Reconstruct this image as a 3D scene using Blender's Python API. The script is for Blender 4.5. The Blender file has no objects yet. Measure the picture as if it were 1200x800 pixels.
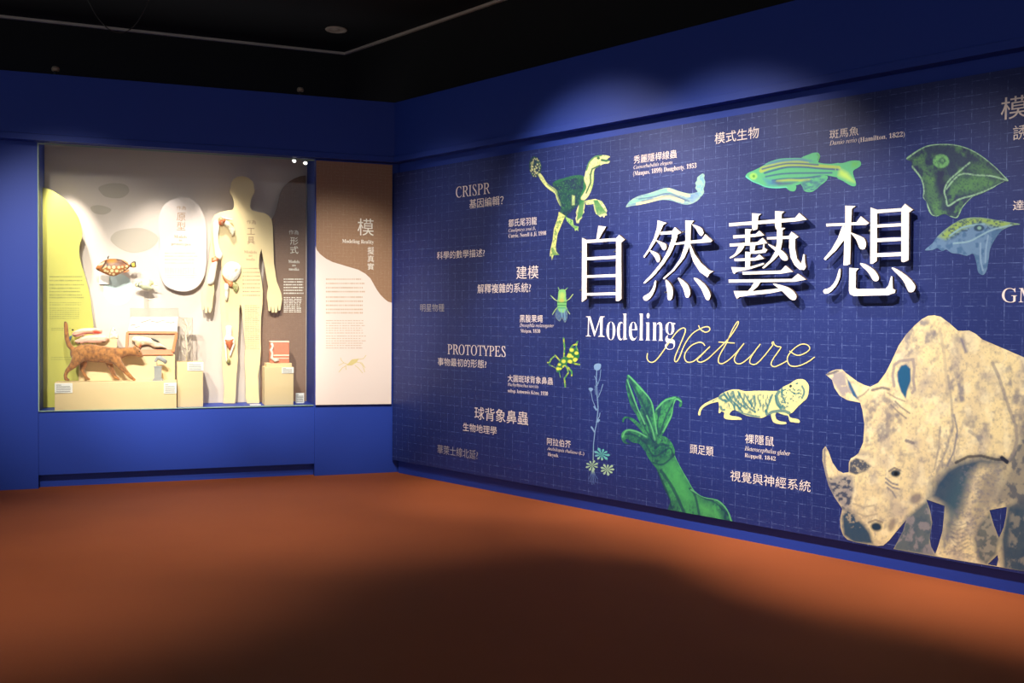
import bpy, bmesh, math, random
import numpy as np
from mathutils import Vector, Matrix
from mathutils.geometry import delaunay_2d_cdt
random.seed(7); rng = np.random.default_rng(5)
SC = bpy.context.scene
COL = SC.collection

# ------------------------------------------------------------------ camera
F_PX = 1150.0
CAM = np.array([-1.72521189, -7.53987259, 1.22])
CR = np.array([0.9411324, -0.33795295, 0.00759046])
CF = np.array([0.33803777, 0.94085936, -0.02267448])
CU = np.cross(CR, CF)
cd = bpy.data.cameras.new('camera'); cd.sensor_width = 36; cd.lens = F_PX / 1200 * 36
cam = bpy.data.objects.new('camera', cd); COL.objects.link(cam)
cam.matrix_world = Matrix(((CR[0], CU[0], -CF[0], CAM[0]), (CR[1], CU[1], -CF[1], CAM[1]), (CR[2], CU[2], -CF[2], CAM[2]), (0, 0, 0, 1)))
cd.clip_start = .05; SC.camera = cam

# ------------------------------------------------------------------ frames of the two walls (x right, y into the wall, z up)
TH = 1.986961271969516
RD = np.array([-math.cos(TH), -math.sin(TH), 0.0]); RN = np.array([math.sin(TH), -math.cos(TH), 0.0])
class Frame:
    def __init__(s, X, Y):
        s.X, s.Y, s.Z = np.array(X, float), np.array(Y, float), np.array([0, 0, 1.0])
        s.M = Matrix(((X[0], Y[0], 0, 0), (X[1], Y[1], 0, 0), (0, 0, 1, 0), (0, 0, 0, 1)))
    def on(s, px, py, y):                       # photograph point -> (x, z) on the plane at depth y
        px = np.asarray(px, float); py = np.asarray(py, float)
        d = CF + np.multiply.outer((px - 600) / F_PX, CR) - np.multiply.outer((py - 400) / F_PX, CU)
        t = (y - CAM @ s.Y) / (d @ s.Y)
        return CAM @ s.X + t * (d @ s.X), CAM[2] + t * d[..., 2]
    def pts(s, P, y):
        P = np.asarray(P, float); x, z = s.on(P[:, 0], P[:, 1], y); return np.stack([x, z], 1)
    def w(s, x, y, z): return Vector(s.X * x + s.Y * y + s.Z * z)
FB = Frame([1, 0, 0], [0, 1, 0]); FR = Frame(list(RD), list(RN))
ZF = 2.8967; ZLT = 2.4757; ZLB = 2.4344; ZMT = 2.3569; ZMB = .1025
WY = .08; WYR = .066; MY = .03                              # wall plane, mural face

# ------------------------------------------------------------------ world, lights, exposure
W = bpy.data.worlds.new('world'); SC.world = W; W.use_nodes = True
W.node_tree.nodes['Background'].inputs[0].default_value = (.86, .88, 1, 1)
W.node_tree.nodes['Background'].inputs[1].default_value = .42
SC.view_settings.view_transform = 'Standard'; SC.view_settings.look = 'None'
SC.view_settings.exposure = 0.0; SC.view_settings.gamma = 1; SC.view_settings.use_curve_mapping = False
def spot(name, loc, target, power, angle, blend, color, radius=.05):
    l = bpy.data.lights.new(name, 'SPOT'); l.energy = power; l.spot_size = math.radians(angle); l.spot_blend = blend
    l.color = color; l.shadow_soft_size = radius
    o = bpy.data.objects.new(name, l); COL.objects.link(o); o.location = loc
    o.rotation_euler = (Vector(target) - Vector(loc)).to_track_quat('-Z', 'Y').to_euler(); return o
WARM = (1, .90, .80); NEU = (1, .93, .84)
# mural washers on the ceiling in front of the right wall
for x, y, tx, tz, p, a in ((1.55, -2.3, 2.15, 1.5, 640, 48), (2.75, -2.3, 3.05, 1.3, 660, 50), (4.3, -2.3, 4.2, .85, 560, 48), (.2, -2.2, .7, 1.4, 150, 44)):
    spot('mural_spotlight', FR.w(x, y, 3.35), FR.w(tx, MY, tz), p, a, 1, WARM, .05)
# ceiling spots in front of the show case, shining in through the glass
for x, y, tx, tz, p, a in ((-2.75, -3.3, -2.2, 1.0, 840, 35), (-2.0, -3.3, -1.45, 1.0, 1180, 31), (-1.1, -3.2, -.3, .85, 780, 29)):
    spot('case_front_spotlight', (x, y, 3.4), (tx, .5, tz), p, a, 1, NEU, .07)
for x in (1.3, 2.6, 3.9, 5.0):
    spot('added_floor_grazer', FR.w(x - .3, -1.1, 3.35), FR.w(x, .02, 0), 210, 36, 1, WARM, .06)  # added lamps, put in to brighten the floor strip along the mural
spot('floor_spotlight', (-.9, -2.3, 3.3), (-.55, -1.1, 0), 260, 70, 1, WARM, .08)
spot('floor_spotlight', (-2.6, -3.2, 3.3), (-2.5, -2.4, 0), 260, 66, 1, WARM, .08)
# lamps hidden in the head of the show case
for x, y, tx, ty, tz, p, a in ((-2.43, .13, -2.37, .40, 1.95, 95, 38), (-1.75, .14, -1.7, .47, 1.0, 40, 64), (-1.3, .14, -1.3, .47, .9, 60, 60)):
    spot('case_spotlight', (x, y, 2.52), (tx, ty, tz), p, a, .8, NEU, .02)

# ------------------------------------------------------------------ helpers
def lin(r, g, b):
    f = lambda c: c / 12.92 if c <= .04045 else ((c + .055) / 1.055) ** 2.4
    return (f(r / 255), f(g / 255), f(b / 255))
def link(name, me, m=None, parent=None, smooth=False):
    o = bpy.data.objects.new(name, me); COL.objects.link(o)
    if m is not None: me.materials.append(m)
    if parent is not None: o.parent = parent
    if smooth:
        for p in me.polygons: p.use_smooth = True
    return o
def tag(o, label, cat, group=None):
    o['label'] = label; o['category'] = cat
    if group: o['group'] = group
    return o
def thing(name, label, cat, M=None, group=None):
    o = bpy.data.objects.new(name, None); COL.objects.link(o); o.empty_display_size = .05
    if M is not None: o.matrix_world = M
    return tag(o, label, cat, group)
def struct(o): o['kind'] = 'structure'; return o
def FM(frame, x=0, y=0, z=0):
    m = frame.M.copy(); m.translation = frame.w(x, y, z); return m
class MB:
    def __init__(s): s.v, s.f = [], []
    def add(s, v, f):
        n = len(s.v); s.v += [tuple(map(float, q)) for q in v]; s.f += [[n + i for i in q] for q in f]; return s
    def box(s, x0, x1, y0, y1, z0, z1):
        return s.add([(x0, y0, z0), (x1, y0, z0), (x1, y1, z0), (x0, y1, z0), (x0, y0, z1), (x1, y0, z1), (x1, y1, z1), (x0, y1, z1)],
                     [(0, 3, 2, 1), (4, 5, 6, 7), (0, 1, 5, 4), (1, 2, 6, 5), (2, 3, 7, 6), (3, 0, 4, 7)])
    def prism(s, prof, x0, x1):                 # profile in (y, z) swept along x
        n = len(prof); v = [(x0, a, b) for a, b in prof] + [(x1, a, b) for a, b in prof]
        return s.add(v, [[i, (i + 1) % n, n + (i + 1) % n, n + i] for i in range(n)] + [list(range(n))[::-1], list(range(n, 2 * n))])
    def lathe(s, prof, c, n=20, axis='z'):
        v = []
        for r, h in prof:
            for k in range(n):
                a = 2 * math.pi * k / n
                p = (r * math.cos(a), r * math.sin(a), h) if axis == 'z' else (r * math.cos(a), h, r * math.sin(a))
                v.append((c[0] + p[0], c[1] + p[1], c[2] + p[2]))
        f = [[i * n + k, i * n + (k + 1) % n, (i + 1) * n + (k + 1) % n, (i + 1) * n + k] for i in range(len(prof) - 1) for k in range(n)]
        return s.add(v, f + [list(range(n))[::-1], list(range((len(prof) - 1) * n, len(prof) * n))])
    def tube(s, P, r, n=8):
        P = [Vector(p) for p in P]; v = []
        rr = r if hasattr(r, '__len__') else [r] * len(P)
        for i, p in enumerate(P):
            t = (P[min(i + 1, len(P) - 1)] - P[max(i - 1, 0)]).normalized()
            u = t.cross(Vector((0, 1, .01))); u = u if u.length > .1 else t.cross(Vector((1, 0, 0))); u.normalize(); w = t.cross(u)
            for k in range(n):
                a = 2 * math.pi * k / n; v.append(p + (u * math.cos(a) + w * math.sin(a)) * rr[i])
        f = [[i * n + k, i * n + (k + 1) % n, (i + 1) * n + (k + 1) % n, (i + 1) * n + k] for i in range(len(P) - 1) for k in range(n)]
        return s.add(v, f + [list(range(n))[::-1], list(range((len(P) - 1) * n, len(P) * n))])
    def mesh(s, name):
        me = bpy.data.meshes.new(name); me.from_pydata(s.v, [], s.f)
        bm = bmesh.new(); bm.from_mesh(me); bmesh.ops.recalc_face_normals(bm, faces=bm.faces); bm.to_mesh(me); bm.free(); return me
    def build(s, name, m, parent=None, bevel=0, smooth=False):
        o = link(name, s.mesh(name), m, parent, smooth)
        if bevel:
            b = o.modifiers.new('bevel', 'BEVEL'); b.width = bevel; b.segments = 2; b.limit_method = 'ANGLE'
        return o

# ---- numpy helpers for outlines and printed artwork
def Z(ox, oy, s, P): return [(ox + x / s, oy + y / s) for x, y in P]
def smooth_closed(P, n=4):
    P = np.asarray(P, float); out = []
    for i in range(len(P)):
        a, b, c, d = P[i - 1], P[i], P[(i + 1) % len(P)], P[(i + 2) % len(P)]
        for k in range(n):
            t = k / n; out.append(.5 * ((2 * b) + (c - a) * t + (2 * a - 5 * b + 4 * c - d) * t * t + (3 * b - a - 3 * c + d) * t ** 3))
    return np.array(out)
def smooth_open(P, n=6):
    P = np.asarray(P, float); Q = np.vstack([2 * P[0] - P[1], P, 2 * P[-1] - P[-2]]); out = []
    for i in range(1, len(Q) - 2):
        a, b, c, d = Q[i - 1], Q[i], Q[i + 1], Q[i + 2]
        for k in range(n):
            t = k / n; out.append(.5 * ((2 * b) + (c - a) * t + (2 * a - 5 * b + 4 * c - d) * t * t + (3 * b - a - 3 * c + d) * t ** 3))
    return np.array(out + [P[-1]])
def ellipse(cx, cy, rx, ry, n=24, rot=0):
    a = np.linspace(0, 2 * math.pi, n, endpoint=False); x, y = rx * np.cos(a), ry * np.sin(a); c, s = math.cos(rot), math.sin(rot)
    return np.stack([cx + x * c - y * s, cy + x * s + y * c], 1)
def grow(p, k=1.08):
    p = np.asarray(p, float); c = p.mean(0); return c + (p - c) * k
def inside(P, poly):
    poly = np.asarray(poly, float); r = np.zeros(len(P), bool)
    for i in range(len(poly)):
        (x1, y1), (x2, y2) = poly[i - 1], poly[i]
        if y1 == y2: continue
        c = ((P[:, 1] < y1) != (P[:, 1] < y2)) & (P[:, 0] < (x2 - x1) * (P[:, 1] - y1) / (y2 - y1) + x1); r ^= c
    return r
def dseg(P, L, closed=False):
    L = np.asarray(L, float); d = np.full(len(P), 1e9)
    for i in range(0 if closed else 1, len(L)):
        a, b = L[i - 1], L[i]; ab = b - a; q = ab @ ab + 1e-12
        t = np.clip(((P - a) @ ab) / q, 0, 1); d = np.minimum(d, np.hypot(*(P - a - t[:, None] * ab).T))
    return d
_N = rng.random((256, 256))
def vnoise(x, y):
    xi, yi = np.floor(x).astype(int), np.floor(y).astype(int); fx, fy = x - xi, y - yi; fx = fx * fx * (3 - 2 * fx); fy = fy * fy * (3 - 2 * fy)
    g = lambda a, b: _N[a % 256, b % 256]
    return (g(xi, yi) * (1 - fx) + g(xi + 1, yi) * fx) * (1 - fy) + (g(xi, yi + 1) * (1 - fx) + g(xi + 1, yi + 1) * fx) * fy
def fbm(x, y, o=4):
    s = 0; a = .5
    for k in range(o): s = s + a * vnoise(x * 2 ** k + 17 * k, y * 2 ** k + 31 * k); a *= .5
    return s / (1 - .5 ** o)
def paint(P, base, layers):
    C = np.tile(np.array(lin(*base)), (len(P), 1))
    for L in layers:
        k = L[0]; col = np.array(lin(*L[2])) if k != 'noise' else np.array(lin(*L[2])); al = L[4] if len(L) > 4 else 1
        if k == 'fill':
            d = dseg(P, L[1], True); sd = np.where(inside(P, L[1]), -d, d); a = np.clip(.5 - sd / L[3], 0, 1) * al
        elif k == 'line':                       # ('line', pts, col, width, alpha)
            d = dseg(P, L[1]); a = np.clip(1 - (d - L[3] / 2) / .8, 0, 1) * al
        elif k == 'noise':                      # ('noise', poly|None, col, (sx, sy, threshold, softness), alpha)
            sx, sy, th, so = L[3]; a = np.clip((fbm(P[:, 0] / sx, P[:, 1] / sy) - th) / so, 0, 1) * al
            if L[1] is not None:
                d = dseg(P, L[1], True); sd = np.where(inside(P, L[1]), -d, d); a = a * np.clip(.5 - sd / 4, 0, 1)
        C = C * (1 - a[:, None]) + col * a[:, None]
    return C
def cdt(polys, spacing=None, holes=()):
    V, Fc = [], []
    for p in list(polys) + list(holes):
        n = len(V); V += [tuple(q) for q in p]; Fc.append(list(range(n, n + len(p))))
    A = np.array(V)
    if spacing:
        x0, y0 = A.min(0); x1, y1 = A.max(0)
        gx, gy = np.meshgrid(np.arange(x0, x1, spacing), np.arange(y0, y1, spacing)); gx[1::2] += spacing / 2
        G = np.stack([gx.ravel(), gy.ravel()], 1); ok = np.zeros(len(G), bool); dm = np.full(len(G), 1e9)
        for p in polys: ok |= inside(G, p)
        for p in list(polys) + list(holes): dm = np.minimum(dm, dseg(G, p, True))
        for p in holes: ok &= ~inside(G, p)
        G = G[ok & (dm > spacing * .35)]; V += [tuple(q) for q in G]
    r = delaunay_2d_cdt([Vector(q) for q in V], [], Fc, 1, 1e-5)
    P = np.array([tuple(q) for q in r[0]]); T = np.array([list(t) for t in r[2]])
    c = P[T].mean(1); keep = np.zeros(len(T), bool)
    for p in polys: keep |= inside(c, p)
    for p in holes: keep &= ~inside(c, p)
    return P, T[keep]
def colors(me, C):
    a = me.color_attributes.new('col', 'FLOAT_COLOR', 'POINT'); a.data.foreach_set('color', np.hstack([C, np.ones((len(C), 1))]).astype(np.float32).ravel())
def printed(name, frame, y, polys, m, parent, layers=None, base=None, spacing=None, holes=()):
    """flat print: outlines given on the photograph, laid on the plane y of the frame"""
    P, T = cdt(polys, spacing, holes); Q = frame.pts(P, y)
    if frame is FR: Q[:, 1] = np.maximum(Q[:, 1], ZMB + .0005)
    me = bpy.data.meshes.new(name); me.from_pydata([(a, y, b) for a, b in Q], [], [list(t)[::-1] for t in T])
    if layers is not None: colors(me, paint(P, base, layers))
    return link(name, me, m, parent)
def slab(name, frame, yf, yb, polys, m, parent=None, off=(0, 0, 0), holes=()):
    """board or letter of real thickness with the given front outline"""
    P, T = cdt(polys, None, holes); Q = frame.pts(P, yf); n = len(Q)
    v = [(a - off[0], yf - off[1], b - off[2]) for a, b in Q] + [(a - off[0], yb - off[1], b - off[2]) for a, b in Q]; f = [list(t)[::-1] for t in T] + [[i + n for i in t] for t in T]
    E = {}
    for t in T:
        for i in range(3): E[(t[i], t[(i + 1) % 3])] = 1
    for a, b in E:
        if (b, a) not in E: f.append([a, b, b + n, a + n])
    me = bpy.data.meshes.new(name); me.from_pydata(v, [], f)
    bm = bmesh.new(); bm.from_mesh(me); bmesh.ops.recalc_face_normals(bm, faces=bm.faces); bm.to_mesh(me); bm.free()
    return link(name, me, m, parent)
def inflate(name, frame, y, polys, thick, m, parent, layers, base, spacing, D=None, off=(0, 0, 0), bump=0):
    """solid rounded body with the given side outline (fish, bones, organs)"""
    P, T = cdt(polys, spacing); Q = frame.pts(P, y); d = np.full(len(P), 1e9)
    E = {}
    for t in T:
        for i in range(3): E[(t[i], t[(i + 1) % 3])] = 1
    bd = [(a, b) for a, b in E if (b, a) not in E]
    for a, b in bd: d = np.minimum(d, dseg(P, [P[a], P[b]]))
    D = D or d.max(); u = np.clip(d / D, 0, 1); h = thick / 2 * np.sqrt(np.maximum(1 - (1 - u) ** 2, 0)) + .0008
    if bump: h = h * (1 + bump * (fbm(P[:, 0] / 3, P[:, 1] / 3) - .5))
    n = len(P); v = [(Q[i, 0] - off[0], y - h[i] - off[1], Q[i, 1] - off[2]) for i in range(n)] + [(Q[i, 0] - off[0], y + h[i] - off[1], Q[i, 1] - off[2]) for i in range(n)]
    f = [list(t)[::-1] for t in T] + [[i + n for i in t] for t in T] + [[a, b, b + n, a + n] for a, b in bd]
    me = bpy.data.meshes.new(name); me.from_pydata(v, [], f)
    C = paint(P, base, layers); colors(me, np.vstack([C, C]))
    bm = bmesh.new(); bm.from_mesh(me); bmesh.ops.recalc_face_normals(bm, faces=bm.faces); bm.to_mesh(me); bm.free()
    return link(name, me, m, parent, True)
def skin(name, nodes, edges, m, parent=None, sub=2, root=0):
    me = bpy.data.meshes.new(name); me.from_pydata([n[:3] for n in nodes], edges, [])
    o = bpy.data.objects.new(name, me); COL.objects.link(o)
    o.modifiers.new('s', 'SKIN'); sv = me.skin_vertices[0].data
    for i, n in enumerate(nodes): sv[i].radius = (n[3], n[4] if len(n) > 4 else n[3]); sv[i].use_root = i == root
    s = o.modifiers.new('u', 'SUBSURF'); s.levels = sub; s.render_levels = sub
    dg = bpy.context.evaluated_depsgraph_get(); dg.update(); m2 = bpy.data.meshes.new_from_object(o.evaluated_get(dg))
    bpy.data.objects.remove(o); m2.materials.clear(); return link(name, m2, m, parent, True)
MATH_I = {c: chr(0x1D434 + i) for i, c in enumerate('ABCDEFGHIJKLMNOPQRSTUVWXYZ')}
MATH_I.update({c: chr(0x1D44E + i) for i, c in enumerate('abcdefghijklmnopqrstuvwxyz')}); MATH_I['h'] = chr(0x1D629)
MATH_B = {c: chr(0x1D400 + i) for i, c in enumerate('ABCDEFGHIJKLMNOPQRSTUVWXYZ')}
MATH_B.update({c: chr(0x1D41A + i) for i, c in enumerate('abcdefghijklmnopqrstuvwxyz')}); MATH_B.update({str(i): chr(0x1D7CE + i) for i in range(10)})
def blobby(name, nodes, edges, m, parent, voxel=.0045, it=6):
    bm = bmesh.new(); ico = bmesh.new(); bmesh.ops.create_icosphere(ico, subdivisions=2, radius=1); V0 = [v.co.copy() for v in ico.verts]; F0 = [[v.index for v in f.verts] for f in ico.faces]; ico.free(); V, Fc = [], []
    for a, b in edges:
        A, B = np.array(nodes[a]), np.array(nodes[b]); L = np.linalg.norm(A[:3] - B[:3]); n = max(2, int(L / (min(A[3], B[3]) * .35)) + 1)
        for i in range(n + 1):
            q = A + (B - A) * i / n; k = len(V); V += [(q[0] + v.x * q[3], q[1] + v.y * q[4], q[2] + v.z * q[3]) for v in V0]; Fc += [[k + j for j in f] for f in F0]
    me = bpy.data.meshes.new(name); me.from_pydata(V, [], Fc); o = bpy.data.objects.new(name, me); COL.objects.link(o)
    r = o.modifiers.new('r', 'REMESH'); r.mode = 'VOXEL'; r.voxel_size = voxel; sm = o.modifiers.new('s', 'SMOOTH'); sm.iterations = it; sm.factor = .5
    dg = bpy.context.evaluated_depsgraph_get(); dg.update(); m2 = bpy.data.meshes.new_from_object(o.evaluated_get(dg)); bpy.data.objects.remove(o); m2.materials.clear(); return link(name, m2, m, parent, True)
def tmesh(body, style='cjk', thin=0):
    s = body; sh = 0
    if style in ('italic', 'caps'): s = ''.join(MATH_I.get(c, c) for c in body)
    if style == 'bold': s = ''.join(MATH_B.get(c, c) for c in body)
    if style == 'caps': sh = -.26
    cu = bpy.data.curves.new('t', 'FONT'); cu.body = s; cu.size = 1; cu.resolution_u = 3; cu.offset = thin; cu.shear = 0
    o = bpy.data.objects.new('t', cu); COL.objects.link(o)
    dg = bpy.context.evaluated_depsgraph_get(); dg.update(); me = bpy.data.meshes.new_from_object(o.evaluated_get(dg))
    bpy.data.objects.remove(o); bpy.data.curves.remove(cu)
    V = np.array([v.co[:2] for v in me.vertices]); V[:, 0] += sh * V[:, 1]
    F_ = [list(p.vertices) for p in me.polygons]; bpy.data.meshes.remove(me); return V, F_
def text(name, frame, y, body, x0, x1, yt, yb, m, parent, style='cjk', thin=0):
    """printed lettering fitted to a box: left and right px, top and bottom px at the left end"""
    V, F_ = tmesh(body, style, thin); lo, hi = V.min(0), V.max(0)
    xl, zb = frame.on(x0, yb, y); _, zt = frame.on(x0, yt, y); xr, _ = frame.on(x1, yb, y)
    P = (V - lo) / (hi - lo); me = bpy.data.meshes.new(name)
    me.from_pydata([(xl + a * (xr - xl), y, zb + b * (zt - zb)) for a, b in P], [], F_)
    bm = bmesh.new(); bm.from_mesh(me)
    for f_ in bm.faces:
        if f_.normal.y > 0: f_.normal_flip()
    bm.to_mesh(me); bm.free()
    return link(name, me, m, parent)
def lines(name, frame, y, x0, x1, ys, h, m, parent, gap=.25, step=2.2, ragged=.12):
    """rows of tiny unreadable characters"""
    mb = MB()
    for yy in ys:
        xe = x0 + (x1 - x0) * (1 - random.random() * ragged); x = x0
        while x < xe:
            w = step * (1 - gap) * random.uniform(.6, 1.1)
            (a, zb), (b, zt) = frame.on(x, yy + h / 2, y), frame.on(min(x + w, xe), yy - h / 2, y)
            mb.add([(a, y, zb), (b, y, zb), (b, y, zt), (a, y, zt)], [(0, 1, 2, 3)]); x += step
    o = mb.build(name, m, parent); o['kind'] = 'stuff'; return o

# ------------------------------------------------------------------ materials
def newmat(name):
    m = bpy.data.materials.new(name); m.use_nodes = True; return m, m.node_tree, m.node_tree.nodes['Principled BSDF']
def N(t, typ, **k):
    n = t.nodes.new(typ)
    for a, b in k.items(): setattr(n, a, b)
    return n
def mth(t, op, a, b=None, clamp=False):
    n = N(t, 'ShaderNodeMath', operation=op, use_clamp=clamp)
    for i, q in enumerate((a, b)):
        if q is None: continue
        if isinstance(q, (int, float)): n.inputs[i].default_value = q
        else: t.links.new(q, n.inputs[i])
    return n.outputs[0]
def noise(t, vec, scale, detail=3, rough=.5):
    n = N(t, 'ShaderNodeTexNoise'); n.inputs['Scale'].default_value = scale; n.inputs['Detail'].default_value = detail; n.inputs['Roughness'].default_value = rough
    if vec is not None: t.links.new(vec, n.inputs['Vector'])
    return n.outputs['Fac']
def mix(t, fac, a, b):
    n = N(t, 'ShaderNodeMix', data_type='RGBA')
    for i, q in ((0, fac), (6, a), (7, b)):
        if isinstance(q, (int, float)): n.inputs[i].default_value = q
        elif isinstance(q, tuple): n.inputs[i].default_value = (*q, 1)
        else: t.links.new(q, n.inputs[i])
    return n.outputs[2]
def mat(name, rgb, rough=.6, var=.12, scale=8, metal=0, bump=0, bscale=60, spec=.4, emit=None, coat=0):
    m, t, b = newmat(name); c = lin(*rgb); tc = N(t, 'ShaderNodeTexCoord').outputs['Object']
    f = noise(t, tc, scale); t.links.new(mix(t, f, tuple(x * (1 - var) for x in c), tuple(min(1, x * (1 + var)) for x in c)), b.inputs['Base Color'])
    b.inputs['Roughness'].default_value = rough; b.inputs['Metallic'].default_value = metal; b.inputs['Specular IOR Level'].default_value = spec
    if bump:
        bn = N(t, 'ShaderNodeBump'); bn.inputs['Strength'].default_value = bump; bn.inputs['Distance'].default_value = .002
        t.links.new(noise(t, tc, bscale, 4), bn.inputs['Height']); t.links.new(bn.outputs[0], b.inputs['Normal'])
    if emit: b.inputs['Emission Color'].default_value = (*lin(*rgb), 1); b.inputs['Emission Strength'].default_value = emit
    return m
def vmat(name, rough=.5, spec=.35, bump=0, bscale=80):
    m, t, b = newmat(name); a = N(t, 'ShaderNodeAttribute', attribute_name='col')
    tc = N(t, 'ShaderNodeTexCoord').outputs['Object']; f = noise(t, tc, 90, 4, .6)
    k = N(t, 'ShaderNodeMix', data_type='RGBA', blend_type='MULTIPLY'); k.inputs[0].default_value = .35
    t.links.new(a.outputs['Color'], k.inputs[6]); r = N(t, 'ShaderNodeMapRange'); r.inputs[3].default_value = .75; r.inputs[4].default_value = 1.25; t.links.new(f, r.inputs[0]); t.links.new(r.outputs[0], k.inputs[7])
    t.links.new(k.outputs[2], b.inputs['Base Color']); b.inputs['Roughness'].default_value = rough; b.inputs['Specular IOR Level'].default_value = spec
    if bump:
        bn = N(t, 'ShaderNodeBump'); bn.inputs['Strength'].default_value = bump; bn.inputs['Distance'].default_value = .003
        t.links.new(noise(t, tc, bscale, 4), bn.inputs['Height']); t.links.new(bn.outputs[0], b.inputs['Normal'])
    return m
def weave(name, c0, c1, cl, per=.078, amt=.62, rough=.42, fine=.24, spec=.4):
    """woven linen print: broken pale threads both ways over a mottled ground"""
    m, t, b = newmat(name); tc = N(t, 'ShaderNodeTexCoord').outputs['Object']; sp = N(t, 'ShaderNodeSeparateXYZ'); t.links.new(tc, sp.inputs[0]); x, z = sp.outputs[0], sp.outputs[2]
    base = mix(t, noise(t, tc, 1.1, 2), lin(*c0), lin(*c1))
    def threads(a, o, p, w, thr, sw):
        cv = N(t, 'ShaderNodeCombineXYZ'); wob = mth(t, 'MULTIPLY', mth(t, 'SUBTRACT', noise(t, tc, 1.5, 1), .5), .012)
        aa = mth(t, 'ADD', a, wob); pp = mth(t, 'PINGPONG', aa, p / 2); r = N(t, 'ShaderNodeMapRange'); r.inputs[1].default_value = 0; r.inputs[2].default_value = w; r.inputs[3].default_value = 1; r.inputs[4].default_value = 0; t.links.new(pp, r.inputs[0])
        t.links.new(mth(t, 'MULTIPLY', a, 22 * sw), cv.inputs[0]); t.links.new(mth(t, 'MULTIPLY', o, 9), cv.inputs[1]); n = noise(t, cv.outputs[0], 3, 3, .7)
        k = N(t, 'ShaderNodeMapRange'); k.inputs[1].default_value = thr; k.inputs[2].default_value = thr + .18; t.links.new(n, k.inputs[0]); return mth(t, 'MULTIPLY', r.outputs[0], k.outputs[0])
    L = mth(t, 'MAXIMUM', threads(x, z, per, .0026, .44, 1), threads(z, x, per * .83, .0024, .44, 1))
    S = mth(t, 'MAXIMUM', threads(x, z, per / 5.1, .002, .52, 2), threads(z, x, per / 5.7, .002, .50, 2))
    L = mth(t, 'ADD', mth(t, 'MULTIPLY', L, amt), mth(t, 'MULTIPLY', S, fine), True)
    t.links.new(mix(t, L, base, lin(*cl)), b.inputs['Base Color']); b.inputs['Roughness'].default_value = rough; b.inputs['Specular IOR Level'].default_value = spec
    return m
M = dict(tray=mat('tray_lining', (176, 158, 134), .7, .06), lid=mat('white_lid_lining', (206, 204, 200), .6, .04), side=mat('letter_side_brown', (92, 74, 62), .6),
    blue=mat('blue_wall_paint', (26, 60, 160), .55, .05, 3, bump=.05, bscale=200, spec=.45),
    black=mat('black_paint', (24, 23, 21), .8, .2, 4), ceiling=mat('black_ceiling', (20, 20, 19), .85, .2, 3),
    trimw=mat('pale_ceiling_trim', (205, 190, 168), .6), white=mat('white_lacquer', (246, 240, 234), .45, .02, spec=.4),
    print_white=mat('printed_offwhite_ink', (228, 214, 210), .5, .05), print_pale=mat('printed_white_ink', (245, 238, 238), .5, .03),
    dim=mat('printed_grey_ink', (150, 146, 150), .5, .05), gold=mat('printed_pale_gold_ink', (222, 206, 140), .45, .06),
    brown_ink=mat('printed_brown_ink', (176, 142, 112), .6), tan_ink=mat('printed_tan_ink', (205, 178, 150), .6), grey_ink=mat('printed_grey_text_ink', (120, 115, 105), .6), green_ink=mat('printed_olive_ink', (150, 150, 80), .6),
    cream_ink=mat('printed_cream_ink', (250, 240, 225), .6),
    mural=weave('navy_linen_print', (26, 36, 88), (32, 49, 118), (118, 138, 200)),
    tan=weave('tan_linen_print', (160, 124, 92), (150, 116, 88), (200, 172, 142), .03, .4, .5, .25), brown=weave('brown_linen_print', (140, 108, 88), (128, 98, 80), (176, 148, 124), .02, .3, .55, .3),
    cream=mat('cream_print', (238, 224, 212), .55, .03, 2), vart=vmat('printed_artwork', .45), vsol=vmat('painted_model', .45, .4, .15), backp=mat('case_back_print', (212, 197, 186), .65, .05, 1.2),
    yellow=mat('lime_yellow_board', (196, 190, 90), .5, .04), oval=mat('oval_board_print', (206, 192, 186), .5, .03), skin=mat('silhouette_board_print', (236, 212, 160), .55, .04),
    plinth=mat('beige_plinth_paint', (226, 200, 152), .6, .03), edge=mat('board_edge', (200, 190, 175), .6),
    card=mat('white_card', (238, 234, 226), .5, .02), ghost=mat('printed_ghost_tone', (186, 173, 158), .65, .05), lens=mat('printed_pale_blue', (196, 214, 212), .6, .06, 20),
    wood=mat('orange_beech_wood', (196, 104, 34), .45, .15, 30), steel=mat('brushed_steel', (150, 150, 150), .35, .05, metal=1), bone=mat('ivory_resin', (240, 228, 205), .45, .06, 30, bump=.2),
    stone=mat('grey_plaster', (150, 150, 148), .7, .12, 40, bump=.3), knob=mat('beige_plastic', (150, 140, 120), .5), cable=mat('dark_cable', (60, 58, 54), .5),
    lamp=mat('lamp_glow', (255, 250, 240), .4, 0, emit=6), lampbody=mat('black_metal', (22, 22, 24), .4), can=mat('downlight_reflector', (120, 112, 100), .3, .1, metal=.6))
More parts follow.
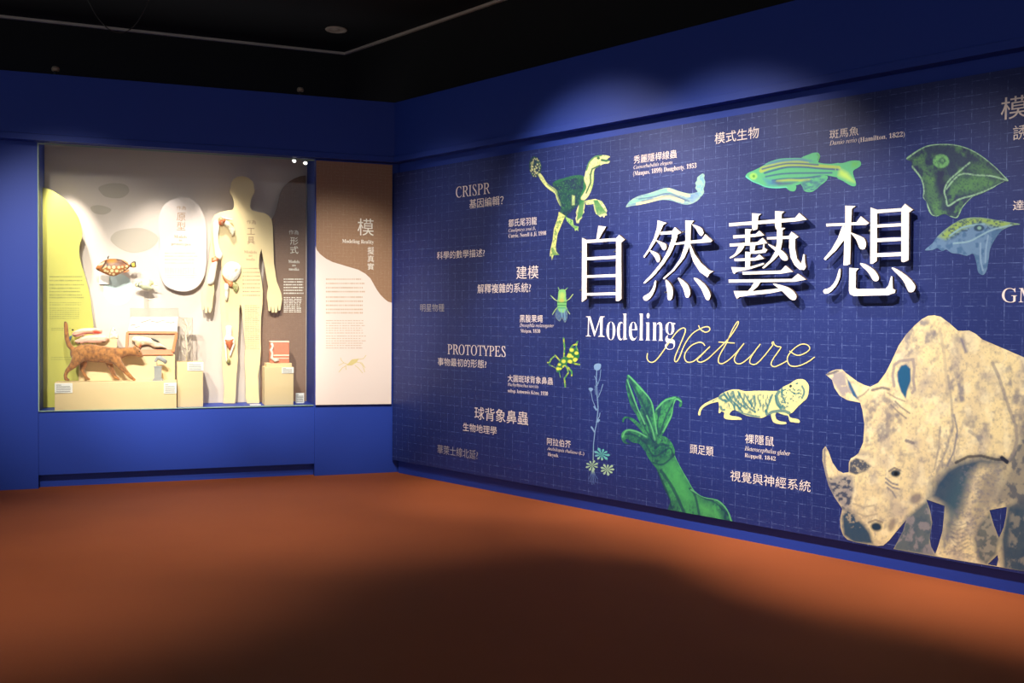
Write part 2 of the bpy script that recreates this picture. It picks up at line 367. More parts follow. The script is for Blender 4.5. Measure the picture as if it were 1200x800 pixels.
# carpet-like floor
m, t, b = newmat('rust_carpet'); tc = N(t, 'ShaderNodeTexCoord').outputs['Object']
c = mix(t, noise(t, tc, 1.3, 4), lin(140, 70, 35), lin(166, 86, 43)); c = mix(t, mth(t, 'MULTIPLY', noise(t, tc, 130, 3, .7), .35), c, lin(104, 58, 34))
t.links.new(c, b.inputs['Base Color']); b.inputs['Roughness'].default_value = .8; b.inputs['Specular IOR Level'].default_value = .2
bn = N(t, 'ShaderNodeBump'); bn.inputs['Strength'].default_value = .3; bn.inputs['Distance'].default_value = .002; t.links.new(noise(t, tc, 260, 3), bn.inputs['Height']); t.links.new(bn.outputs[0], b.inputs['Normal']); M['floor'] = m
def clear(name, tint, refl, rough=.02):
    m, t, b = newmat(name); t.nodes.remove(b); tr = N(t, 'ShaderNodeBsdfTransparent'); tr.inputs[0].default_value = (*tint, 1); gl = N(t, 'ShaderNodeBsdfGlossy'); gl.inputs['Roughness'].default_value = rough
    fr = N(t, 'ShaderNodeFresnel'); fr.inputs[0].default_value = 1.45; mx = N(t, 'ShaderNodeMixShader'); t.links.new(mth(t, 'MULTIPLY', fr.outputs[0], refl), mx.inputs[0]); t.links.new(tr.outputs[0], mx.inputs[1]); t.links.new(gl.outputs[0], mx.inputs[2])
    t.links.new(mx.outputs[0], t.nodes['Material Output'].inputs[0]); return m
M['glass'] = clear('clear_glass', (.97, .985, .98), .8); M['acrylic'] = clear('clear_acrylic', (.93, .92, .90), .9); M['glass_edge'] = mat('green_glass_edge', (150, 178, 160), .2, .05)

# ------------------------------------------------------------------ the setting
fx0, fx1 = -8, 7
XL, XR = -2.530, -.600; ZB, ZT = .543, ZLB
struct(MB().box(fx0, fx1, -10, 2.0, -.1, 0).build('floor', M['floor']))
struct(MB().box(fx0, XL, WY, .62, 0, ZF - .02).build('wall_back', M['blue'])); struct(MB().box(XR, .35, WY, .62, 0, ZF - .02).build('wall_pier', M['blue'])); struct(MB().box(XL, XR, WY + .012, .62, .093, ZB).build('wall_sill', M['blue']))
struct(MB().box(XL, XR, .145, .62, 0, .093).build('baseboard_back', M['blue'])); struct(MB().box(XL, XR, WY, .62, 2.62, ZF - .02).build('wall_head', M['blue'])); struct(MB().box(XL, XR, .53, .62, ZB, 2.62).build('wall_recess', M['blue']))
w = MB(); w.box(-.02, 7.5, WYR, .35, 0, ZF - .02); o = w.build('wall_right', M['blue']); o.matrix_world = FM(FR); struct(o)
prof = [(0, ZF), (0, ZLT + .004), (-.012, ZLT), (-.012, ZLB), (WY + .01, ZLB), (WY + .01, ZF)]
def fascia(name, frame, x0, x1, sgn):           # mitred at the corner
    k = math.tan((math.pi - TH) / 2); mb = MB(); n = len(prof)
    v = [(x0 + (0 if sgn > 0 else 0), a, b_) for a, b_ in prof] + [(x1, a, b_) for a, b_ in prof]
    if sgn > 0: v[n:] = [(a * math.tan(math.pi / 2 - TH / 2), a, b_) for a, b_ in prof]
    else: v[:n] = [(-a * math.tan(math.pi / 2 - TH / 2), a, b_) for a, b_ in prof]
    mb.add(v, [[i, (i + 1) % n, n + (i + 1) % n, n + i] for i in range(n)] + [list(range(n))[::-1], list(range(n, 2 * n))])
    o = mb.build(name, M['blue']); o.matrix_world = FM(frame); struct(o); return o
fascia('trim_1', FB, fx0, 0, 1); fascia('trim_2', FR, 0, 7.5, -1)
# black void above: ceiling, upper walls, pale angle trim in the corner
HC = 3.6
def onz(px, py, z):
    d = CF + CR * (px - 600) / F_PX - CU * (py - 400) / F_PX; t = (z - CAM[2]) / d[2]; return CAM + t * d
K = onz(405, 62, HC); A0 = onz(0, 18, HC); B0 = onz(585, 0, HC); dA = (A0 - K) / np.linalg.norm(A0 - K); dB = (B0 - K) / np.linalg.norm(B0 - K)
struct(MB().box(fx0, fx1, -10, 2.5, HC, HC + .1).build('ceiling', M['ceiling']))
def vwall(name, d, L, z0, z1, t, m):
    n = np.array([-d[1], d[0], 0.]);
    if n @ (CAM - K) > 0: n = -n
    a, b_ = K, K + d * L; q = [a, b_, b_ + n * t, a + n * t]
    o = MB().add([(p[0], p[1], z) for z in (z0, z1) for p in q], [(0, 1, 2, 3), (4, 5, 6, 7), (0, 1, 5, 4), (1, 2, 6, 5), (2, 3, 7, 6), (3, 0, 4, 7)]).build(name, m); struct(o); return o, n
_, nA = vwall('wall_upper_back', dA, 6, ZF - .1, HC, .1, M['black']); _, nB = vwall('wall_upper_right', dB, 9, ZF - .1, HC, .1, M['black'])
for nm, d, n, L in (('trim_3', dA, nA, 6), ('trim_4', dB, nB, 9)):
    a, b_ = K - n * .002, K + d * L - n * .002; q = [a, b_, b_ - n * .022, a - n * .022]
    struct(MB().add([(p[0], p[1], z) for z in (HC - .022, HC - .001) for p in q], [(0, 1, 2, 3), (4, 5, 6, 7), (0, 1, 5, 4), (1, 2, 6, 5), (2, 3, 7, 6), (3, 0, 4, 7)]).build(nm, M['trimw']))
# round downlight
p = onz(394, 34, HC); dl = thing('recessed_downlight', 'round recessed ceiling downlight, unlit, set in the black ceiling', 'ceiling light', Matrix.Translation(p))
MB().lathe([(.058, -.001), (.085, -.001), (.09, -.006), (.085, -.012), (.06, -.012), (.058, -.006)], (0, 0, 0), 28).build('rim', M['trimw'], dl, smooth=False)
MB().lathe([(.057, -.003), (.05, .0), (.035, -.004)], (0, 0, 0), 24).build('reflector', M['can'], dl)
MB().lathe([(.022, -.012), (.03, -.006), (.0301, -.002)], (0, 0, 0), 16).build('bulb', M['trimw'], dl)
# hanging cable loop
cv = smooth_open([(100, -6), (106, 6), (114, 20), (126, 33), (138, 38), (150, 36), (160, 27), (168, 14), (174, 0), (177, -8)], 5)
q = FB.on(cv[:, 0], cv[:, 1], -.25); tag(MB().tube([(a, -.25, z) for a, z in zip(*q)], .0035, 6).build('hanging_cable', M['cable'], smooth=True), 'thin dark cable hanging in a loop from the black ceiling', 'cable')
# small knobs on the fascia top
for fr, px, py, lb in ((FB, 65, 82, 'small beige knob on the blue fascia above the show case, left one'), (FB, 352, 107, 'small beige knob on top of the blue fascia above the tall tan text panel')):
    x, z = fr.on(px, py + 3, .04); k = thing('lamp_bracket', lb, 'bracket', FM(fr, x, .04, ZF), 'knobs on the fascia')
    MB().lathe([(.012, 0), (.012, .035)], (0, 0, 0), 12).build('stem', M['lampbody'], k, smooth=False); MB().lathe([(.012, .03), (.024, .034), (.027, .048), (.02, .062), (.005, .067)], (0, 0, 0), 14).build('cap', M['knob'], k, smooth=True)

# ------------------------------------------------------------------ mural on the right wall
mural = thing('mural_panel', 'long navy linen-print mural panel with animals and lettering on the right wall', 'mural', FM(FR))
xl = FR.on(460.3, 400, MY)[0]
MB().box(xl, 7.2, MY, WYR - .001, ZMB, ZMT).build('board', M['mural'], mural)
YP = MY - .0012
def art(name, polys, layers, base, spacing, holes=(), label=None, y=YP, raw=False):
    o = printed(name, FR, y, polys, M['vart'], mural, layers, base, spacing, holes)
    if label: o['label'] = label
    return o
# --- rhinoceros
rh = [(967.5, 438.7), (973, 435), (979.5, 432.8), (987, 432.7), (991.5, 437), (1005, 447), (1013, 451), (1020, 453), (1029, 448.5), (1038, 436.5), (1045.5, 421.5), (1053, 405), (1062, 391.5), (1072, 381), (1080, 374), (1087.5, 369.9), (1095, 369.3), (1102.5, 371), (1113, 378.7), (1122.7, 387.4), (1129, 387.6), (1135.5, 387), (1143, 390.7), (1151, 397.5), (1170, 405.7), (1200, 418.5), (1240, 440), (1280, 480), (1300, 540), (1305, 620), (1303, 684),
      (1200, 669.2), (1170, 664), (1140, 659.2), (1110, 654), (1080, 649), (1060, 645.5), (1047, 643), (1053, 632), (1058, 622), (1062, 609), (1050, 623), (1042, 633), (1035, 639), (1028, 639.5), (1015, 637.3), (1003, 635.2), (993, 632), (988, 627), (985, 618), (984.5, 608), (987, 596), (977.6, 582), (971, 569), (967, 554.4), (963.8, 539.5), (964, 527), (967.4, 522.5), (971, 529), (975.5, 541.6), (982, 551), (988, 554), (994.6, 553), (994.8, 542), (997, 537), (1001, 534.8), (1006, 531), (1011.6, 518), (1013, 497), (1010.5, 480), (1008, 471.7), (993, 468.7), (984, 463.5), (978, 454.5), (975, 445)]
h1 = [(1085.5, 585), (1107, 592.5), (1106, 606), (1104.5, 622), (1100, 638), (1096, 649), (1091, 640), (1089.5, 630), (1092.5, 612), (1090, 598)]
h2 = [(1159.5, 597.5), (1180, 593.7), (1178.5, 606), (1176, 618), (1170.7, 630), (1165, 616)]; h3 = [(1169, 650), (1157.5, 661), (1168, 663), (1170, 655)]
G1, G2, DT, DK, TE = (150, 142, 146), (112, 112, 124), (24, 62, 92), (34, 40, 58), (60, 88, 104)
RL = [('noise', None, (204, 186, 150), (26, 26, .42, .3), .6), ('noise', None, G1, (16, 20, .50, .3), .5), ('noise', None, G2, (6, 7, .54, .25), .45), ('noise', None, (110, 108, 124), (2.2, 2.4, .56, .2), .4), ('noise', None, (240, 228, 186), (9, 12, .52, .2), .5),
      ('fill', [(1088, 583), (1094, 565), (1108, 548), (1122, 540), (1150, 534), (1178, 540), (1170, 546), (1150, 546), (1138, 556), (1130, 580), (1122, 604), (1107, 594)], DT, 14, .95),
      ('fill', [(1107, 592), (1122, 560), (1136, 552), (1130, 590), (1116, 625), (1106, 640)], TE, 14, .8),
      ('fill', [(1062, 606), (1088, 584), (1094, 615), (1091, 635), (1097, 652), (1045, 645)], (52, 80, 100), 6, .9), ('noise', [(1062, 606), (1088, 586), (1094, 615), (1090, 635), (1096, 650), (1047, 643)], G1, (6, 8, .5, .1), .6),
      ('fill', [(1146, 615), (1160, 599), (1171, 632), (1168, 650), (1156, 662), (1146, 655), (1141, 632)], (66, 82, 92), 6, .9), ('noise', [(1150, 610), (1160, 600), (1170, 630), (1165, 650), (1150, 660), (1142, 630)], (150, 145, 130), (6, 6, .48, .1), .8),
      ('fill', [(1180, 592), (1195, 585), (1215, 580), (1310, 590), (1310, 690), (1175, 668), (1172, 632)], (38, 68, 92), 8, .95), ('noise', [(1184, 600), (1310, 590), (1310, 690), (1180, 666)], (140, 136, 124), (7, 8, .52, .1), .7),
      ('fill', [(1183, 545), (1192, 515), (1200, 490), (1225, 470), (1310, 500), (1310, 600), (1184, 590), (1168, 592), (1160, 596), (1166, 575)], (118, 116, 112), 14, .8), ('noise', [(1176, 550), (1200, 510), (1310, 500), (1310, 600), (1170, 590)], (70, 80, 96), (6, 7, .5, .1), .7),
      ('fill', [(1140, 600), (1150, 560), (1168, 545), (1180, 545), (1172, 565), (1160, 590), (1148, 612), (1140, 630)], (120, 116, 112), 10, .7),
      ('noise', [(1128, 545), (1178, 545), (1165, 585), (1145, 625), (1150, 655), (1100, 650), (1118, 600)], G2, (3, 2.2, .46, .3), .7),
      ('fill', [(1052, 447), (1051.5, 436), (1056, 428), (1062, 427), (1067, 432), (1067.5, 446), (1063, 458), (1061.5, 467), (1056, 459)], (28, 84, 124), 1.6, 1), ('line', [(1048, 452), (1046, 440), (1048, 428), (1054, 423), (1070, 421), (1071.5, 432), (1070, 444), (1072, 456), (1069, 460)], (140, 130, 132), 2.6, .8),
      ('fill', [(992, 442), (997, 449), (1002, 459), (1007, 469), (1000, 464), (995, 455)], (40, 88, 132), 1.6, 1), ('noise', [(969, 438), (988, 434), (994, 452), (1002, 468), (986, 463), (977, 450)], G1, (7, 8, .36, .1), .9), ('line', [(968, 439), (975, 437), (982, 434)], (70, 74, 96), 2, .8), ('line', [(1005, 466), (1012, 462), (1018, 456)], (120, 112, 110), 1.2, .7),
      ('line', [(1022, 457), (1034, 454), (1042, 456)], (90, 86, 96), 2.2, .8), ('line', [(1049, 470), (1056, 477), (1066, 484)], (110, 104, 108), 1, .8), ('line', [(1044, 474), (1052, 482), (1062, 490)], (110, 104, 108), 1, .8), ('line', [(1040, 460), (1050, 466), (1060, 470)], (120, 112, 112), 1, .7),
      ('noise', [(1014, 472), (1036, 462), (1056, 476), (1058, 498), (1034, 520), (1014, 524)], (104, 102, 116), (5, 6, .40, .3), .7), ('noise', [(1058, 388), (1078, 374), (1100, 378), (1094, 410), (1062, 420)], (120, 116, 126), (6, 7, .42, .3), .7),
      ('noise', [(1112, 430), (1128, 428), (1132, 470), (1116, 480)], (104, 104, 124), (7, 9, .38, .3), .8), ('fill', [(1124, 395), (1128, 396), (1134, 412), (1131, 414)], (110, 108, 128), 3, .9),
      ('line', [(1101, 385), (1106, 410), (1109, 440), (1111, 465)], (170, 158, 140), 3, .5), ('line', [(1111, 440), (1115, 470), (1117, 500), (1108, 530), (1098, 552)], G2, 2, .5), ('line', [(1118, 486), (1122, 505), (1118, 528), (1110, 546)], G2, 1.4, .8), ('line', [(1102, 500), (1100, 525), (1095, 550)], (150, 142, 132), 1.4, .7), ('noise', [(1094, 500), (1124, 490), (1124, 540), (1092, 562)], G2, (2.4, 5, .46, .3), .6),
      ('line', [(1163, 425), (1170, 440), (1176, 458), (1183, 480), (1190, 498), (1192, 515), (1188, 530), (1180, 542)], (120, 116, 122), 3, .6), ('noise', [(1160, 420), (1200, 430), (1240, 460), (1200, 520), (1180, 480)], (98, 100, 120), (8, 9, .44, .3), .7),
      ('line', [(1120, 542), (1134, 535), (1150, 534), (1166, 538), (1178, 539)], DK, 2.4, .8), ('line', [(1174, 536), (1180, 541)], DK, 4, 1), ('line', [(1136, 505), (1146, 512), (1150, 520)], G2, 3, .5), ('noise', [(1130, 490), (1160, 495), (1165, 525), (1126, 525)], G2, (7, 8, .44, .3), .6),
      ('fill', ellipse(1049.5, 554.5, 5.6, 4.2), (46, 60, 74), 2, 1), ('fill', ellipse(1050, 555, 2.4, 2.6), (12, 20, 30), 1, 1), ('line', [(1042, 552), (1048, 548), (1055, 551)], (110, 104, 104), 1.4, .9), ('line', [(1038, 560), (1045, 566), (1052, 568)], G2, 1.2, .9), ('line', [(1038, 565), (1046, 571), (1054, 573)], G2, 1.2, .9), ('line', [(1040, 571), (1046, 576), (1050, 583)], G2, 1.1, .8), ('line', [(1058, 547), (1060, 540), (1052, 539)], (178, 164, 138), 1.5, .7),
      ('line', [(1062, 516), (1070, 519)], (110, 104, 112), 3, .8), ('fill', ellipse(1073, 584, 8, 6, rot=-.6), (112, 104, 110), 5, .8), ('fill', ellipse(1045, 615, 4, 8, rot=.3), (128, 116, 110), 4, .8),
      ('fill', [(996, 541), (1003, 536.5), (1012, 539), (1021, 546), (1014, 552), (1003, 556), (995, 553)], (74, 80, 94), 1.6, 1), ('noise', [(996, 540), (1012, 538), (1021, 546), (1003, 556)], (178, 166, 140), (3, 3, .5, .1), .9),
      ('fill', [(970, 562), (984, 556), (1000, 558), (1001, 572), (997, 590), (991, 597), (977, 583)], (130, 126, 132), 4, .75), ('noise', [(970, 560), (1001, 558), (997, 592), (988, 598), (976, 580)], (60, 70, 92), (4.5, 3.5, .46, .1), .95), ('line', [(966, 526), (966, 545), (970, 563), (976, 578)], (110, 108, 118), 2.4, .8),
      ('fill', [(986, 604), (994, 596), (1004, 606), (1014, 616), (1020, 624), (1024, 638), (1000, 636), (988, 627)], (30, 66, 94), 5, .97), ('noise', [(986, 600), (1000, 598), (1018, 616), (1000, 620)], (170, 158, 136), (4, 3, .55, .1), .8),
      ('fill', ellipse(1027, 617, 6.5, 5.2, rot=.2), (30, 54, 76), 3, 1), ('line', [(1018, 612), (1026, 609), (1034, 612)], (120, 110, 102), 1.5, .8), ('line', [(1024, 632), (1031, 636)], (190, 176, 140), 3, .8),
      ('line', [(1000, 590), (1012, 594), (1024, 592)], (168, 156, 134), 1.2, .8), ('line', [(1002, 600), (1014, 605), (1028, 602)], (168, 156, 134), 1.2, .8)]
for k in range(7): RL.append(('line', smooth_open([(1112 + k, 612 + 5 * k + (k % 2)), (1122, 616 + 5 * k), (1134, 612 + 4.6 * k)], 3), (96, 98, 106), .7, .45))
art('printed_rhinoceros', [rh], RL, (226, 208, 158), 1.15, [h1, h2, h3], 'large cream and blue halftone print of a rhinoceros')
# --- feathered dinosaur
q = lambda P: Z(610, 170, 5.717, P)
neck = smooth_closed(q([(427, 215), (440, 160), (455, 115), (490, 78), (530, 66), (575, 68), (600, 78), (582, 94), (598, 106), (588, 122), (560, 125), (530, 140), (500, 158), (492, 185), (490, 240), (475, 300), (452, 345), (425, 370), (403, 358), (425, 320), (442, 280), (430, 245)]), 3)
body = smooth_closed(q([(215, 252), (300, 218), (380, 200), (430, 215), (442, 280), (425, 340), (400, 385), (370, 410), (330, 455), (300, 482), (262, 462), (270, 410), (245, 360), (238, 310)]), 3)
tail = smooth_closed(q([(118, 195), (135, 190), (158, 222), (180, 256), (236, 298), (250, 340), (270, 400), (262, 404), (240, 355), (230, 325), (180, 288), (148, 252), (126, 218)]), 3)
fan = ellipse(*q([(98, 146)])[0], 7.2, 12.4, 30, -.1)
arm1 = q([(395, 365), (432, 372), (430, 420), (424, 436), (428, 450), (412, 470), (414, 486), (398, 500), (390, 525), (375, 522), (368, 490), (376, 470), (370, 450), (385, 410)]); arm2 = q([(432, 372), (500, 360), (545, 375), (568, 412), (580, 440), (574, 455), (580, 470), (566, 472), (560, 486), (548, 474), (535, 482), (520, 470), (506, 462), (495, 436), (488, 395), (440, 400)])
leg1 = q([(256, 446), (300, 474), (272, 540), (248, 600), (236, 680), (240, 712), (260, 735), (240, 736), (222, 738), (210, 772), (204, 742), (195, 745), (200, 700), (214, 640), (224, 560), (248, 490)]); leg2 = q([(300, 478), (350, 502), (358, 538), (390, 545), (386, 560), (388, 578), (376, 566), (366, 576), (360, 556), (345, 545), (310, 508)])
hipb = q([(345, 335), (364, 340), (362, 400), (345, 402)])
GR, CRM, YG = (44, 128, 76), (226, 226, 160), (196, 216, 120)
L = [('noise', None, GR, (5, 6, .5, .15), .5), ('fill', grow(body, 1.1), (24, 50, 78), 2, 1), ('noise', grow(body), (32, 92, 66), (6, 5, .40, .3), .6), ('line', q([(240, 245), (300, 222), (380, 205), (430, 218)]), (40, 112, 70), 3.2, .6), ('line', q([(430, 220), (430, 290), (405, 350)]), GR, 2, .8),
     ('fill', grow(fan, 1.25), (34, 60, 84), 1.5, 1), ('fill', neck, CRM, 1.2, 1), ('line', q([(530, 136), (480, 160), (468, 200), (470, 250), (440, 320)]), (52, 100, 70), 1.1, 1), ('line', q([(440, 165), (455, 115), (490, 78), (540, 67)]), GR, 2, .9), ('line', q([(492, 180), (488, 250), (470, 300)]), (160, 200, 110), 1.6, .8), ('line', q([(545, 100), (575, 105), (598, 98)]), (50, 110, 80), 2, 1), ('fill', ellipse(*q([(522, 87)])[0], 1.8, 1.6), (40, 90, 60), .8, 1),
     ('fill', tail, (208, 214, 140), 1, 1), ('line', q([(180, 262), (236, 306), (266, 400)]), (60, 110, 80), .7, .8), ('fill', hipb, (190, 214, 140), 1.4, .9), ('fill', leg1, (214, 218, 132), 1, 1), ('noise', leg1, GR, (1.2, 1.6, .52, .1), .8), ('line', q([(215, 700), (230, 730), (250, 735)]), GR, 3, .7), ('fill', leg2, (150, 200, 110), 1.2, .9), ('noise', leg2, GR, (1.5, 1.5, .45, .1), .8)]
for k in range(26):
    a = k * 2 * math.pi / 26; c0 = q([(98 + random.uniform(22, 36) * math.cos(a), 146 + random.uniform(44, 66) * math.sin(a))])[0]; L.append(('fill', ellipse(*c0, (.5), .8, 8), CRM, .7, .8))
for k in range(20): c0 = q([(98 + random.uniform(-22, 22), 146 + random.uniform(-42, 42))])[0]; L.append(('fill', ellipse(*c0, .7, .9, 8), CRM, .8, .8))
for k in range(7): L.append(('line', q([(400 + 4 * k, 372), (378 + 6 * k, 505 - 6 * k)]), GR, .5, .8)); L.append(('line', q([(492 + 4 * k, 372), (520 + 8 * k, 470 - k * 3)]), GR, .6, .8))
L += [('noise', None, (70, 130, 80), (1.1, 1.3, .56, .2), .6)]
art('printed_dinosaur', [neck, body, tail, fan, arm1, arm2, leg1, leg2], L, CRM, .55, label='cream and green print of a feathered dinosaur with fanned tail')
# --- fly
q = lambda P: Z(600, 320, 5.717, P)
fb = smooth_closed(q([(312, 120), (330, 108), (352, 110), (360, 125), (362, 160), (366, 200), (362, 240), (350, 262), (325, 262), (308, 240), (303, 200), (308, 160)]), 3); wing = smooth_closed(q([(305, 235), (362, 235), (370, 290), (355, 330), (335, 300), (318, 322), (292, 290)]), 3)
def rib(P, w): # ribbon polygon
    P = np.asarray(P, float); d = np.gradient(P, axis=0); n = np.stack([-d[:, 1], d[:, 0]], 1); n /= np.linalg.norm(n, axis=1)[:, None] + 1e-9; w = np.asarray(w if hasattr(w, '__len__') else [w] * len(P))[:, None] / 2
    return np.vstack([P + n * w, (P - n * w)[::-1]])
lg = [rib(q(P), .9) for P in ([(310, 190), (285, 175), (258, 148)], [(360, 188), (385, 172), (410, 140)], [(308, 225), (290, 245), (270, 278)], [(362, 225), (372, 250), (388, 275)], [(318, 118), (308, 94)], [(352, 118), (374, 96)])]
L = [('noise', None, (60, 150, 90), (2.5, 2.5, .45, .15), .8), ('fill', wing, (60, 88, 150), 1, .9)] + [('fill', fb, (130, 200, 120), 1, 1), ('line', q([(305, 195), (362, 195)]), (60, 130, 80), 1.2, .8), ('line', q([(306, 215), (362, 215)]), (60, 130, 90), .8, .8), ('line', q([(308, 232), (360, 232)]), (60, 150, 130), .8, .8), ('fill', ellipse(*q([(335, 150)])[0], 3, 4), (190, 214, 110), 3, .8), ('fill', ellipse(*q([(332, 182)])[0], 3.2, 2), (210, 190, 90), 2, .7), ('line', q([(330, 240), (335, 290)]), (120, 170, 190), .5, .8), ('line', q([(350, 240), (355, 310)]), (120, 170, 190), .5, .8)]
art('printed_fly', [fb, wing] + lg, L, (190, 214, 130), .5, label='green print of a small fly seen from above')
# --- weevil
wb = smooth_closed(q([(372, 545), (390, 512), (415, 500), (440, 515), (452, 545), (440, 580), (410, 605), (378, 600), (362, 575)]), 3); wt = smooth_closed(q([(318, 590), (340, 565), (365, 560), (375, 590), (360, 615), (335, 640), (315, 660), (300, 662), (295, 640), (305, 610)]), 3)
lg = [rib(q(P), w) for P, w in (([(385, 515), (405, 485), (430, 475), (440, 455)], 1.8), ([(440, 520), (430, 490), (438, 460)], 1.6), ([(348, 565), (352, 500), (345, 432)], 1.8), ([(320, 585), (290, 550), (262, 575), (250, 600), (235, 598)], 1.8), ([(350, 610), (385, 640), (400, 660), (400, 690)], 2), ([(365, 625), (378, 665), (352, 705), (356, 765)], 1.8), ([(415, 605), (455, 612)], 2), ([(300, 640), (270, 622), (245, 612)], .9), ([(316, 660), (325, 700)], .9))]
L = [('noise', None, (200, 200, 60), (2, 2, .5, .1), .9), ('fill', wb, (40, 110, 70), 1, 1), ('fill', wt, (46, 120, 76), 1, 1)] + [('fill', ellipse(*q([c])[0], r, r * .85, 10), (206, 214, 84), .8, 1) for c, r in (((400, 515), 2.6), ((432, 535), 2.4), ((384, 552), 3.2), ((424, 580), 3), ((388, 592), 2.8), ((404, 560), 1.6), ((346, 590), 2.6), ((350, 626), 2.2), ((318, 612), 1.8), ((308, 640), 2.2), ((325, 640), 1.5))]
art('printed_weevil', [wb, wt] + lg, L, (70, 150, 90), .5, label='green and yellow spotted print of a weevil')
# --- cress plant
q = lambda P: Z(670, 420, 4.7, P)
st = [rib(q(P), w) for P, w in (([(118, 560), (120, 470), (128, 400), (138, 350), (145, 270), (140, 200), (135, 130), (138, 60)], 1), ([(145, 215), (160, 180), (172, 140)], .7), ([(140, 150), (155, 110), (160, 60)], .6), ([(132, 200), (128, 150)], .6), ([(145, 140), (125, 95)], .6), ([(138, 285), (115, 230), (104, 175)], .7), ([(134, 352), (152, 320), (156, 298)], .8), ([(126, 405), (112, 378)], 1.2), ([(142, 350), (153, 335)], 2), ([(138, 285), (122, 262)], 2), ([(126, 405), (118, 392), (106, 374)], 1.6))]
bl = [smooth_closed(q([(122, 40), (135, 28), (160, 30), (158, 55), (140, 66), (125, 58)]), 3), smooth_closed(q([(92, 165), (105, 160), (118, 168), (105, 182)]), 3)]
def rosette(cx, cy, R, n, a0):
    out = []
    for k in range(n):
        a = a0 + 2 * math.pi * k / n; r = R * random.uniform(.8, 1.1); p = np.array([[0, 0], [r * .5, r * .1], [r * .8, r * .17], [r, 0], [r * .8, -r * .17], [r * .5, -r * .1]]); c_, s_ = math.cos(a), math.sin(a)
        out.append(np.stack([cx + p[:, 0] * c_ - p[:, 1] * s_, cy + (p[:, 0] * s_ + p[:, 1] * c_) * .85], 1))
    return out
r1 = rosette(*q([(165, 528)])[0], 9.5, 9, .1); r2 = rosette(*q([(112, 588)])[0], 8.5, 8, .4); r3 = rosette(*q([(195, 610)])[0], 8.5, 9, .7)
rt = [rib(q([(116, 600), (116 + a * .5, 640), (116 + a, 660 + b_)]), .5) for a, b_ in ((-24, 5), (-14, 22), (-4, 35), (6, 30), (16, 20), (26, 2))]
art('printed_cress', st + bl + r1 + r2 + r3 + rt, [('fill', q([(118, 480), (215, 480), (225, 575), (150, 575)]), (96, 178, 176), 3, 1), ('fill', q([(70, 560), (150, 545), (240, 590), (240, 650), (70, 625)]), (164, 198, 158), 3, .9), ('fill', q([(80, 625), (150, 625), (150, 720), (80, 720)]), (96, 122, 180), 2, 1)], (118, 150, 190), .6, label='pale blue print of a cress plant with roots')
# --- squid
q = lambda P: Z(720, 430, 4.213, P)
sq = [smooth_closed(q(P), 3) for P in ([(205, 500), (190, 480), (160, 435), (152, 395), (160, 370), (200, 350), (245, 340), (280, 370), (298, 410), (300, 440), (330, 500), (365, 560), (395, 610), (440, 640), (510, 655), (550, 690), (575, 740), (578, 768), (500, 756), (420, 742), (330, 724), (270, 712), (268, 690), (275, 660), (250, 610), (225, 550)],
      [(160, 420), (125, 380), (90, 372), (65, 355), (55, 358), (62, 372), (78, 376), (68, 380), (45, 372), (33, 345), (42, 318), (70, 305), (110, 312), (150, 335), (190, 360)], [(150, 335), (115, 295), (80, 262), (62, 252), (50, 258), (46, 272), (38, 268), (42, 252), (60, 243), (95, 255), (130, 285), (160, 320)],
      [(140, 300), (110, 240), (80, 190), (62, 120), (56, 75), (64, 60), (80, 100), (100, 150), (120, 210), (160, 290)], [(62, 55), (70, 38), (110, 75), (150, 120), (180, 160), (196, 205), (198, 260), (215, 330), (195, 360), (170, 290), (130, 190), (90, 100)],
      [(130, 200), (160, 230), (190, 290), (210, 370), (170, 370), (150, 300), (128, 250)], [(195, 250), (205, 205), (240, 165), (275, 148), (310, 145), (332, 162), (334, 185), (326, 198), (318, 190), (322, 172), (308, 162), (292, 190), (285, 240), (262, 290), (240, 330), (215, 350), (205, 300)])]
SG, SD = (62, 146, 90), (24, 56, 80)
L = [('noise', None, (36, 104, 84), (8, 12, .44, .25), .8), ('noise', None, SD, (4, 6, .52, .2), .7), ('noise', None, SD, (7, 12, .42, .25), .5), ('noise', None, SD, (1.4, 1.6, .50, .15), .55), ('fill', q([(240, 470), (300, 460), (360, 560), (400, 640), (360, 700), (290, 620)]), (72, 164, 94), 14, .8), ('fill', q([(400, 650), (470, 680), (520, 740), (450, 740), (410, 700)]), (78, 168, 94), 12, .8)]
for P, w in (([(205, 500), (250, 610), (275, 670)], 2), ([(230, 510), (290, 600), (345, 720)], 6), ([(215, 520), (262, 620), (285, 700)], 3), ([(375, 600), (400, 640), (420, 735)], 4), ([(370, 600), (430, 640), (500, 670), (560, 730)], 2), ([(185, 470), (240, 480), (300, 430)], 3), ([(160, 390), (200, 440), (270, 400), (290, 430)], 3), ([(150, 300), (180, 350), (210, 380)], 2), ([(62, 60), (80, 140), (120, 215), (150, 290)], 4.5), ([(75, 60), (120, 140), (160, 220), (185, 300), (200, 360)], 4), ([(140, 210), (165, 280), (190, 370)], 3.5), ([(300, 160), (260, 230), (225, 330)], 3), ([(230, 190), (215, 260), (212, 340)], 2), ([(50, 330), (100, 335), (160, 380)], 3), ([(200, 400), (230, 380), (265, 390)], 5), ([(560, 700), (545, 745), (570, 760)], 4)):
    L.append(('line', smooth_open(q(P), 4), SD, w / 2.2, .75))
for P in ([(64, 62), (84, 120), (110, 190), (150, 280)], [(70, 40), (130, 105), (180, 165), (196, 240), (210, 330)], [(205, 210), (250, 165), (300, 150)], [(330, 170), (300, 160), (285, 230), (240, 320)], [(160, 240), (185, 300), (200, 360)], [(40, 345), (60, 312), (110, 318), (160, 345)], [(378, 605), (440, 640), (510, 658), (560, 710), (577, 765)], [(300, 440), (340, 515), (393, 608)]): L.append(('line', smooth_open(q(P), 4), (98, 184, 122), .8, .8))
